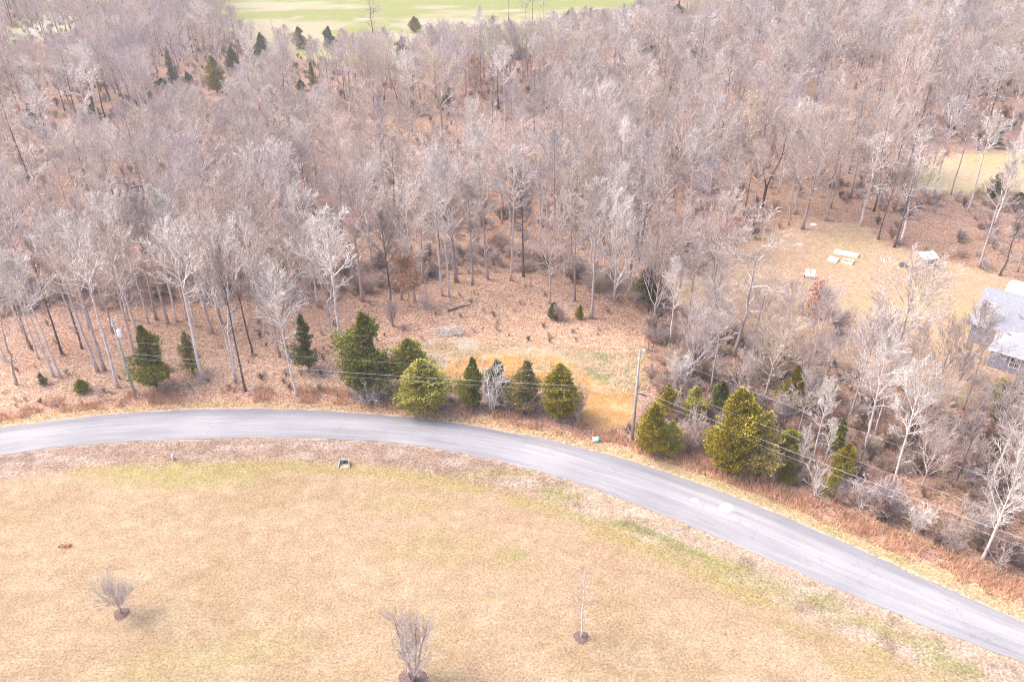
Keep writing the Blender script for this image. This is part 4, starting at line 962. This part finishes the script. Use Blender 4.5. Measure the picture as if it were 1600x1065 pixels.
for fr, r, nm in FR:
    zL, zR, zN = HL*fr, HR*fr, HN*fr
    o3 = 0.0
    def zat(px, py, q):
        d = ray(px, py); k_ = q[1]/d[1]; return CH+d[2]*k_
    tR = min(np.linspace(0.3, 1, 141), key=lambda t: abs(proj(pR+(pRR-pR)*t+np.array([0, 0, 7.0]))[0]-1600)); qR = pR+(pRR-pR)*tR; yR = {'top': 775, 'second': 819, 'thickest': 842, 'lowest': 853}[nm]
    zz = zat(1600, yR, qR)+0.6*4*tR*(1-tR); zN = zR+(zz-zR)/tR
    tL = (-57-pL[0])/(pLL[0]-pL[0]); qL = pL+(pLL-pL)*tL; yL = {'top': 547, 'second': 588, 'thickest': 605, 'lowest': 613}[nm]
    zz = zat(0, yL, qL)+0.4*4*tL*(1-tL); zM = zL+(zz-zL)/tL; print(nm, zN, zM)
    A = pL+np.array([0, 0, zL]); B = pR+np.array([0, 0, zR]); LLp = pLL+np.array([0, 0, zM]); RRp = pRR+np.array([0, 0, zN])
    wire(A+side*0.15, B+side*0.15, 0.55, r, f"{nm} wire of the span between the two utility poles", 'wires between the poles')
    wire(LLp, A-dirW*0.15, 0.4, r, f"{nm} wire running left from the transformer pole over the bank", 'wires left of the transformer pole')
    wire(B+dirW*0.15, RRp, 0.6, r, f"{nm} wire running right from the plain pole over the thicket", 'wires right of the plain pole')

# ---------------------------------------------------------------- house
M_roof = simple("roof_shingles", (0.27, 0.27, 0.30), 0.85, 0.2, 0.18, 3.0)
M_siding = None
def siding():
    mm, n, b = mat_base("blue_grey_siding", 0.7, 0.2); geo = n.nodes.new("ShaderNodeNewGeometry")
    sx = n.nodes.new("ShaderNodeSeparateXYZ"); n.links.new(geo.outputs["Position"], sx.inputs[0])
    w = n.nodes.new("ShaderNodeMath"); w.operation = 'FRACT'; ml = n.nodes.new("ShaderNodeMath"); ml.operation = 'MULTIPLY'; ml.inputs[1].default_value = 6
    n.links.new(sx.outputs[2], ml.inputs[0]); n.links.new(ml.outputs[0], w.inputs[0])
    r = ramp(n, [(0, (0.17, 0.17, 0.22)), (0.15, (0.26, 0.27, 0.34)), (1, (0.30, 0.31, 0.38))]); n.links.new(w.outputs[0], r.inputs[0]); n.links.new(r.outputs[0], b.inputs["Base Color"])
    return mm
M_siding = siding(); M_glass = simple("window_glass", (0.02, 0.02, 0.025), 0.15, 0.5, 0.05)
R1 = at(1530, 443, 5.3); R2 = at(1600, 461, 5.3); u = R2-R1; u[2] = 0; u /= np.linalg.norm(u); v = np.array([-u[1], u[0], 0])
E1 = at(1512, 504, 2.8)
hd = float((R1-E1)@v); hd = min(max(hd, 3.0), 6.5)
Rg = at(1530, 443, 2.8+hd*0.42)
hd = min(max(float((Rg-E1)@v), 3.0), 6.5); zr = 2.8+hd*0.42
W0 = at(1541, 571); W1 = at(1593, 584)
house = empty('house', (E1[0], E1[1], 0)); HO = np.array([E1[0], E1[1], 0.0])
def L3(a, b_, z): return tuple(u*a+v*b_+np.array([0, 0, z]))
def prism(mb, pts):   # pts: polygon list of (a, b, z) thick sheet
    P = [np.array(L3(*q)) for q in pts]; nrm = np.cross(P[1]-P[0], P[2]-P[0]); nrm /= np.linalg.norm(nrm)
    if nrm[2] < 0: nrm = -nrm
    k = len(P); vs = [tuple(q) for q in P]+[tuple(q-nrm*0.12) for q in P]
    fs = [tuple(range(k)), tuple(range(k, 2*k))[::-1]]+[(i, (i+1) % k, k+(i+1) % k, k+i) for i in range(k)]
    mb.add(vs, fs)
mb = MB(); LM_ = 18.0
def wallbox(mb, a0, a1, b0, b1, z0, z1):
    vs = [L3(a_, b2, z_) for a_ in (a0, a1) for b2 in (b0, b1) for z_ in (z0, z1)]
    mb.add(vs, [(0, 1, 3, 2), (4, 6, 7, 5), (0, 4, 5, 1), (2, 3, 7, 6), (0, 2, 6, 4), (1, 5, 7, 3)])
wallbox(mb, 0.5, LM_-.5, 0.5, 2*hd-.5, -0.3, 2.75)
mb.add([L3(0.5, 0.5, 2.75), L3(0.5, 2*hd-.5, 2.75), L3(0.5, hd, zr-.2)], [(0, 1, 2)])
wall = mb.build('wall', M_siding, house)
mb = MB(); prism(mb, [(0, 0, 2.8), (LM_, 0, 2.8), (LM_, hd, zr), (0, hd, zr)]); prism(mb, [(0, 2*hd, 2.8), (0, hd, zr), (LM_, hd, zr), (LM_, 2*hd, 2.8)])
roof = mb.build('roof', M_roof, house)
# front wing
wa = float((W0-E1)@u); wb = float((W0-E1)@v); wl = float((W1-E1)@u)
print("house", hd, zr, wa, wb, wl, u)
wl = max(wl, wa+4); wb = min(wb, -3)
mb = MB(); wallbox(mb, wa, wl, wb, 0.45, -0.3, 2.6); wing = mb.build('wing_wall', M_siding, house)
mb = MB(); o_ = 0.45; rb_ = wb*0.42; zrw = 2.65+(0-wb)*0.58*0.34; bbk = 2.2; zbk = 3.35
b0 = wb-o_; a0 = wa-o_; a1 = wl+8
hip = 2.2
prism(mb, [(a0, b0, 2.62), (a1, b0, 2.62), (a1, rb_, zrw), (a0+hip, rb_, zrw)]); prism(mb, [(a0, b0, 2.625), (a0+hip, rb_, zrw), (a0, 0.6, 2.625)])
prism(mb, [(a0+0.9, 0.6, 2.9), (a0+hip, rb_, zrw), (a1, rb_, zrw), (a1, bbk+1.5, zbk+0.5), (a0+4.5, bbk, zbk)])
mb.build('wing_roof', simple("shingles_lit", (0.32, 0.32, 0.35), 0.8, 0.2, 0.12, 3.0), house)  # lighter shingle colour paints in the light reflecting off the wing roof
mb = MB(); wallbox(mb, wl, wl+7.6, wb+1.6, 0.45, -0.3, 2.6); mb.build('recessed_wall', M_siding, house)
def wbox(parent, name, mat, a_, z_, w_, h_, d0, d1):
    mb = MB(); wallbox(mb, a_-w_/2, a_+w_/2, wb-d1, wb-d0, z_-h_/2, z_+h_/2); return mb.build(name, mat, parent)
wn = wbox(house, 'window', M_glass, wl-1.2, 1.45, 1.05, 1.2, -0.01, 0.02)
for (da, dz, w_, h_) in ((-.58, 0, .1, 1.4), (.58, 0, .1, 1.4), (0, .65, 1.06, .1), (0, -.65, 1.06, .1), (0, 0, .05, 1.2), (0, 0.02, 1.06, .06)):
    wbox(wn, 'frame' if abs(da) > .5 or abs(dz) > .5 else 'sash_bar', M_white, wl-1.2+da, 1.45+dz, w_, h_, 0.015 if abs(da) > .5 or abs(dz) > .5 else 0.021 if w_ < .2 else 0.018, 0.05 if abs(da) > .5 or abs(dz) > .5 else 0.035 if w_ < .2 else 0.04)
mb = MB(); wallbox(mb, a0, wl, b0-0.1, b0-0.005, 2.46, 2.62); mb.build('fascia', M_white, house)
mb = MB(); wallbox(mb, wl+0.02, wl+0.1, wb-0.08, wb, -0.2, 2.5); mb.build('downspout', M_white, house)
tag(house, "blue-grey single-storey house with shingled roofs at the edge of the yard", 'house')
# white roofed building behind
p = at(1618, 455, 2.6); g = empty('garage', (p[0], p[1], -0.5), math.atan2(u[1], u[0]))
mb = MB(); mb.box((0, 0, 1.4), (6, 5, 2.8)); mb.build('wall', M_siding, g)
mb = MB(); mb.box((0, -1.4, 3.12), (6.8, 3.1, 0.1), 0, 0.25); mb.box((0, 1.4, 3.12), (6.8, 3.1, 0.1), 0, -0.25); mb.build('roof', simple("white_metal_roof", (0.85, 0.85, 0.85), 0.4, 0.4, 0.03), g)
tag(g, "small outbuilding with white roof peeking out behind the house", 'garage')

# ---------------------------------------------------------------- things in the yard
M_bed = simple("pale_lumber", (0.80, 0.76, 0.62), 0.8, 0.2, 0.1); M_soil = simple("bed_soil", (0.62, 0.52, 0.36), 0.95, 0.05, 0.25, 3)
def bed(px0, py0, px1, py1, wid, label, soil):
    a = gp(px0, py0); b_ = gp(px1, py1); d = b_-a; Ln = np.linalg.norm(d[:2]); rz = math.atan2(d[1], d[0]); c = (a+b_)/2
    t = empty('garden_bed', (c[0], c[1], c[2]), rz)
    for k in (-1, 1):
        mb = MB(); mb.box((0, k*wid/2, 0.12), (Ln, 0.09, 0.3)); mb.build('side_board', M_bed, t)
        mb = MB(); mb.box((k*(Ln/2-0.045), 0, 0.117), (0.088, wid-0.09, 0.29)); mb.build('end_board', M_bed, t)
    mb = MB(); mb.box((0, 0, 0.05), (Ln-0.18, wid-0.09, 0.2)); mb.build('soil', soil, t)
    tag(t, label, 'garden bed', 'raised garden beds')
M_paleb = simple("straw_mulch", (0.78, 0.74, 0.54), 0.95, 0.05, 0.2, 4)
bed(1303, 394, 1341, 401, 1.5, "longest raised garden bed, pale and running behind the two small ones", M_paleb)
bed(1294, 405, 1309, 408.5, 1.5, "small raised garden bed filled with pale straw, left of the dark one", M_paleb)
bed(1316, 408, 1333, 411.5, 1.5, "small raised garden bed with brown soil and pale frame", simple("brown_soil", (0.38, 0.30, 0.24), 0.95, 0.05, 0.25, 3))
# double garden seat
p = gp(1265, 434); t = empty('garden_bench', p, math.radians(-14), 1.0)
M_brownleg = simple("brown_legs", (0.20, 0.12, 0.07), 0.7, 0.2, 0.2)
for k in (-1, 1):
    mb = MB()
    for i in range(5): mb.box((k*0.42+(i-2)*0.13, 0.34+0.0, 0.86), (0.11, 0.05, 0.95-abs(i-2)*0.05), 0, -0.3)
    mb.build('backrest', M_white, t)
    mb = MB()
    for i in range(4): mb.box((k*0.42, -0.22+i*0.13, 0.42-i*0.012), (0.68, 0.11, 0.04))
    mb.build('seat', M_white, t)
mb = MB(); mb.box((0, -0.33, 0.40), (1.62, 0.06, 0.12)); mb.box((0, -0.02, 0.60), (0.12, 0.62, 0.04)); mb.box((-0.84, -0.02, 0.60), (0.12, 0.62, 0.04)); mb.box((0.84, -0.02, 0.60), (0.12, 0.62, 0.04)); mb.build('frame', M_white, t)
for kx in (-0.8, 0.8):
    for ky in (-0.32, 0.26):
        mb = MB(); mb.box((kx, ky, 0.28), (0.09, 0.09, 0.58)); mb.build('leg', M_brownleg, t)
tag(t, "white double garden chair on brown legs standing in the tan yard", 'garden bench')
# lean-to shelter with white roof
p = gp(1447, 416); t = empty('shelter', p, math.radians(8))
mb = MB(); mb.box((0, 0.1, 1.85), (2.7, 1.9, 0.07), 0, 0.22); mb.build('roof', M_white, t)
M_grey = simple("grey_boards", (0.42, 0.38, 0.38), 0.85, 0.1, 0.25)
for kx in (-1.0, 1.0):
    for ky in (-0.6, 0.75):
        mb = MB(); mb.box((kx, ky, 0.8+ky*0.1), (0.1, 0.1, 1.75)); mb.build('leg', M_grey, t)
mb = MB(); mb.box((0.25, 0.1, 0.75), (1.2, 1.0, 0.9)); bx_ = mb.build('hutch_box', M_grey, t)
mb = MB(); mb.box((0.0, -0.415, 0.8), (0.35, 0.02, 0.35)); mb.build('opening_shade', M_dark, bx_)  # dark plate paints the shade of a hole in the box front
mb = MB(); mb.box((-0.35, -0.85, 0.35), (0.3, 0.95, 0.05), 0, 0.6); mb.build('ramp', M_white, t)
tag(t, "small animal hutch on legs under a white slanted roof at the yard's far side", 'animal hutch')
p = gp(1410, 416); t = empty('fire_pit', p)
mb = MB(); ring = [(0.42, 0.0), (0.5, 0.1), (0.52, 0.42), (0.5, 0.5), (0.42, 0.5), (0.4, 0.12)]
nn = 18; vs = []; 
for (r_, z_) in ring:
    for k in range(nn): vs.append((r_*math.cos(2*math.pi*k/nn), r_*math.sin(2*math.pi*k/nn), z_))
fs_ = [(i*nn+k, i*nn+(k+1) % nn, (i+1)*nn+(k+1) % nn, (i+1)*nn+k) for i in range(len(ring)-1) for k in range(nn)]+[tuple(5*nn+k for k in range(nn))]
mb.add(vs, fs_); mb.build('bowl', simple("sooty_metal", (0.13, 0.13, 0.16), 0.6, 0.4, 0.3), t, True)
for k in range(3):
    w = k*2.09; mb = MB(); mb.box((0.42*math.cos(w), 0.42*math.sin(w), 0.02), (0.06, 0.06, 0.3)); mb.build('leg', M_dark, t)
tag(t, "dark round fire pit left of the white-roofed hutch", 'fire pit')
p = gp(1271, 352); t = empty('stone_slab', p, 0.3); mb = MB(); mb.box((0, 0, 0.12), (0.8, 0.9, 0.22)); mb.build('slab', M_white, t, bevel=0.04)
tag(t, "flat white slab lying at the back of the yard beside the tree", 'slab')

# ---------------------------------------------------------------- roadside things
M_conc = simple("concrete", (0.44, 0.39, 0.33), 0.9, 0.1, 0.2, 4)
p = gp(538, 727); t = empty('culvert', p, math.radians(4))
mb = MB(); mb.box((0, 0.42, 0.25), (1.0, 0.1, 0.55)); mb.build('headwall', M_conc, t)
for k in (-1, 1):
    mb = MB(); mb.add([(k*0.5, 0.37, 0), (k*0.5, 0.37, 0.52), (k*0.62, -0.45, 0.08), (k*0.62, -0.45, 0), (k*0.42, 0.37, 0), (k*0.42, 0.37, 0.52), (k*0.54, -0.45, 0.08), (k*0.54, -0.45, 0)],
                      [(0, 1, 2, 3), (7, 6, 5, 4), (1, 5, 6, 2), (3, 2, 6, 7), (0, 4, 5, 1)]); mb.build('wing_wall', M_conc, t)
mb = MB(); nn = 16; vs = []
for (r_, yy) in ((0.26, 0.36), (0.26, 0.22), (0.2, 0.22), (0.2, 0.36)):
    for k in range(nn): vs.append((0.05+r_*math.cos(2*math.pi*k/nn), yy, 0.28+r_*math.sin(2*math.pi*k/nn)))
mb.add(vs, [(i*nn+k, i*nn+(k+1) % nn, (i+1)*nn+(k+1) % nn, (i+1)*nn+k) for i in range(3) for k in range(nn)]); pipe = mb.build('pipe', simple("pipe", (0.25, 0.22, 0.2), 0.8, 0.1, 0.2), t)
mb = MB(); mb.add([(0.05+0.2*math.cos(2*math.pi*k/nn), 0.34, 0.28+0.2*math.sin(2*math.pi*k/nn)) for k in range(nn)], [tuple(range(nn))]); mb.build('pipe_shade_disc', M_dark, pipe)  # dark disc stands in for the shade inside the pipe
mb = MB(); mb.box((0, -0.05, 0.02), (0.9, 0.8, 0.06)); mb.build('apron', simple("apron", (0.42, 0.35, 0.26), 0.9, 0.1, 0.15), t)
tag(t, "small concrete culvert outlet set into the lawn verge below the road", 'culvert')
p = gp(271, 717); t = empty('fire_hydrant', p)
M_red = simple("faded_red", (0.62, 0.30, 0.30), 0.6, 0.3, 0.1)
mb = MB(); mb.tube([(0, 0, -0.05), (0, 0, 0.05), (0, 0, 0.06), (0, 0, 0.42), (0, 0, 0.46)], [0.17, 0.17, 0.12, 0.12, 0.15], 14); mb.build('barrel', M_red, t, True)
mb = MB(); mb.tube([(0, 0, 0.46), (0, 0, 0.58), (0, 0, 0.68), (0, 0, 0.74)], [0.15, 0.14, 0.08, 0.03], 14); mb.build('bonnet', M_white, t, True)
for a_, b_ in (((-0.2, 0), (0, 0)), ((0.2, 0), (0, 0)), ((0, -0.22), (0, 0))):
    mb = MB(); mb.tube([(b_[0], b_[1], 0.34), (a_[0], a_[1], 0.34)], 0.06, 10); mb.build('nozzle', M_white, t)
tag(t, "faded red fire hydrant with pale cap on the grass verge below the road", 'fire hydrant')
p = gp(931, 689); t = empty('utility_box', p, math.radians(-12), 0.8)
mb = MB(); mb.box((-0.1, 0, 0.32), (0.75, 0.5, 0.5)); mb.build('cabinet', M_white, t, bevel=0.03)
mb = MB(); mb.box((0.385, 0, 0.32), (0.2, 0.5, 0.5)); mb.build('end_cap', simple("teal_paint", (0.05, 0.55, 0.60), 0.5, 0.3, 0.05), t, bevel=0.03)
mb = MB(); mb.box((0.15, -0.262, 0.2), (0.16, 0.02, 0.14)); mb.build('latch', M_dark, t)
for k in (-.35, .35):
    mb = MB(); mb.box((k, 0, 0.03), (0.1, 0.4, 0.09)); mb.build('leg', M_dark, t)
tag(t, "small white box with teal end in the brush left of the right pole", 'utility box')
# dry branches heap
rb2 = np.random.RandomState(8); segs = []
for i in range(130):
    w = rb2.normal()*0.5+0.3; q = np.array([rb2.normal()*1.0, rb2.normal()*0.5, abs(rb2.normal())*0.25+0.05]); d = np.array([math.cos(w), math.sin(w), rb2.normal()*0.2])
    segs.append((q-d*0.8, q+d*0.8*rb2.uniform(.5, 1.4), 0.03, 0.012))
V, Fz = tubes(segs, 4); o = link(bpy.data.objects.new("brush_pile", mesh_np("brush_pile", V, Fz, TW['white']))); o.location = tuple(gp(700, 520)); tag(o, "pale pile of cut branches above the dirt mound grass", 'brush pile')
# fallen logs
for (a, b_, lb) in [((700,487),(735,478),"dark fallen log lying left along the edge of the leafy clearing"),((610,452),(650,447),"dark fallen log behind the orange-leaved beech"),((1150,592),(1200,585),"pale fallen log in the leaves behind the golden cedar"),((160,452),(205,458),"fallen grey trunk on the bank behind the white birches")]:
    p0 = gp(*a)+[0, 0, .12]; p1 = gp(*b_)+[0, 0, .2]; mid = (p0+p1)/2+[0, .2, .05]; mb = MB(); mb.tube([p0, mid, p1], [.13, .11, .07], 8); o = mb.build('fallen_log', BK['dark'], None, True); tag(o, lb, 'log')
# clod of red leaves
o = link(bpy.data.objects.new("leaf_clump", leaf_tris(rb2.normal(size=(90, 3))*np.array([.32, .12, .05])+[0, 0, .08], rb2, .12, M_leafred, "leaf_clump"))); o.location = tuple(gp(103, 853)); tag(o, "rusty clump of dead leaves lying on the left part of the lawn", 'leaf clump')

# ---------------------------------------------------------------- young lawn trees with mulch rings
def ring_bed(p, r, label):
    t = empty('mulch_ring', p); rg_ = np.random.RandomState(int(abs(p[0])*10)); vs = [(0, 0, 0.07)]; K = 28
    for q, zz in ((0.5, 0.09), (0.85, 0.06), (1.0, 0.0)):
        for k in range(K): w = 2*math.pi*k/K; rr2 = r*q*(1+0.08*math.sin(3*w)+0.05*rg_.normal()); vs.append((rr2*math.cos(w), rr2*math.sin(w), zz))
    fs = [(0, 1+k, 1+(k+1) % K) for k in range(K)]+[(1+i*K+k, 1+(i+1)*K+k, 1+(i+1)*K+(k+1) % K, 1+i*K+(k+1) % K) for i in range(2) for k in range(K)]
    mb = MB(); mb.add(vs, fs); mb.build('mulch', simple("bark_mulch", (0.17, 0.11, 0.095), 0.95, 0.05, 0.5, 9), t)
    mb = MB()
    for k in range(26):
        w = 2*math.pi*k/26+rg_.normal()*0.04; rr2 = r*1.02*(1+0.06*math.sin(3*w)); s = rg_.uniform(0.045, 0.075)
        mb.box((rr2*math.cos(w), rr2*math.sin(w), 0.03), (s*1.6, s, s), w+1.57+rg_.normal()*.3, rg_.normal()*.2)
    mb.build('edging', simple("edging_stones", (0.40, 0.31, 0.27), 0.9, 0.1, 0.2, 8), t)
    tag(t, label, 'mulch ring', 'mulch rings on the lawn')
def lawn_tree(px, py, top, wpx, kind, tl, cl, label, seed, nst=1):
    p = gp(px, py); H = height_for(p, top); rng = np.random.RandomState(seed); out = []; mb = MB()
    sp = dict(ns=[5, 3, 2, 1], jit=[0.07, 0.09, 0.1, 0.1], trop=[0.05, 0.04, 0.03, 0.02], nc=[8, 6, 3], ang=(0.3, 0.7), lr=[0.45, 0.5, 0.55], rmin=0.0048)
    W_ = wpx/ppm(p)
    if kind == 'bushy':
        mb.tube([(0, 0, -0.1), (0.02, 0, 0.5), (0, 0.02, 1.1)], [0.11, 0.09, 0.07], 8)
        for i in range(30):
            a = rng.uniform(0.05, 0.85); w = rng.uniform(0, 6.28); grow(rng, np.array([0, 0, rng.uniform(.7, 1.1)]), np.array([math.cos(w)*math.sin(a), math.sin(w)*math.sin(a), math.cos(a)]), H*0.66*rng.uniform(.6, 1.1), 0.02, 0, out, sp)
    elif kind == 'slim':
        N = 10; pts = [np.array([0.03*math.sin(i*1.3), 0.03*math.cos(i), i/N*H]) for i in range(N+1)]; mb.tube([(0, 0, -0.1)]+pts[1:], [0.085*(1-0.85*i/N) for i in range(N+1)], 8)
        for i in range(34):
            t_ = rng.uniform(0.22, 0.97); a = 1.0-0.4*t_; w = rng.uniform(0, 6.28); grow(rng, np.array([0, 0, t_*H]), np.array([math.cos(w)*math.sin(a), math.sin(w)*math.sin(a), math.cos(a)]), W_*0.6*(1.25-t_)*rng.uniform(.6, 1.1), 0.018, 1, out, sp)
    else:
        for s in range(nst):
            w = s*2.2+0.4; a = 0.10+0.07*s; d = np.array([math.cos(w)*math.sin(a), math.sin(w)*math.sin(a), math.cos(a)]); N = 8; hh = H*(0.9-0.07*s)
            pts = [d*hh*i/N+np.array([math.cos(w), math.sin(w), 0])*0.1+rng.normal(size=3)*0.04*(i > 0) for i in range(N+1)]; pts[0][2] = -0.1; rr2 = [0.10*(1-0.8*i/N) for i in range(N+1)]; mb.tube(pts, rr2, 8)
            for i in range(15):
                t_ = rng.uniform(0.12, 0.98); f = t_*N; ii = min(int(f), N-1); b0_ = pts[ii]+(pts[ii+1]-pts[ii])*(f-ii); a2 = rng.uniform(0.4, 1.0)*(1.15-0.5*t_); w2 = rng.uniform(0, 6.28)
                grow(rng, b0_, np.array([math.cos(w2)*math.sin(a2), math.sin(w2)*math.sin(a2), math.cos(a2)]), H*0.34*(1.15-t_*0.6)*rng.uniform(.7, 1.1), 0.022, 0, out, sp)
    t = empty('young_tree', p); mb.build('trunk', BK[tl], t, True); V, F = tubes(out, 3); link(bpy.data.objects.new("crown", mesh_np("crown", V, F, TW[cl])), t)
    tag(t, label, 'tree', 'young bare trees on the lawn'); return p
p = lawn_tree(190, 958, 904, 54, 'bushy', 'grey', 'grey', "low bushy bare tree with rounded crown on the left part of the lawn", 31); ring_bed(p, 0.64, "mulch ring with stone edging under the low bushy lawn tree")
p = lawn_tree(645, 1062, 948, 72, 'multi', 'grey', 'grey', "many-stemmed upright bare tree at the bottom middle of the lawn", 32, 4); ring_bed(p, 1.1, "mulch ring under the many-stemmed lawn tree, cut by the photo's edge")
p = lawn_tree(908, 995, 888, 60, 'slim', 'white', 'pink', "slim single-stemmed bare sapling on the lawn, right of the many-stemmed one", 33); ring_bed(p, 0.64, "round mulch ring under the slim single-stemmed sapling")

# ---------------------------------------------------------------- haze
mb = MB(); mb.box((0, 500, 29), (3400, 2800, 72)); hz = mb.build("haze", None); tag(hz, kind='stuff')
mh = bpy.data.materials.new("haze"); mh.use_nodes = True; n = mh.node_tree; n.nodes.remove(n.nodes["Principled BSDF"])
pv = n.nodes.new("ShaderNodeVolumePrincipled"); pv.inputs["Color"].default_value = (0.94, 0.89, 0.95, 1); pv.inputs["Density"].default_value = 0.00045; pv.inputs["Anisotropy"].default_value = 0.2
n.links.new(pv.outputs[0], n.nodes["Material Output"].inputs["Volume"]); hz.data.materials.append(mh)
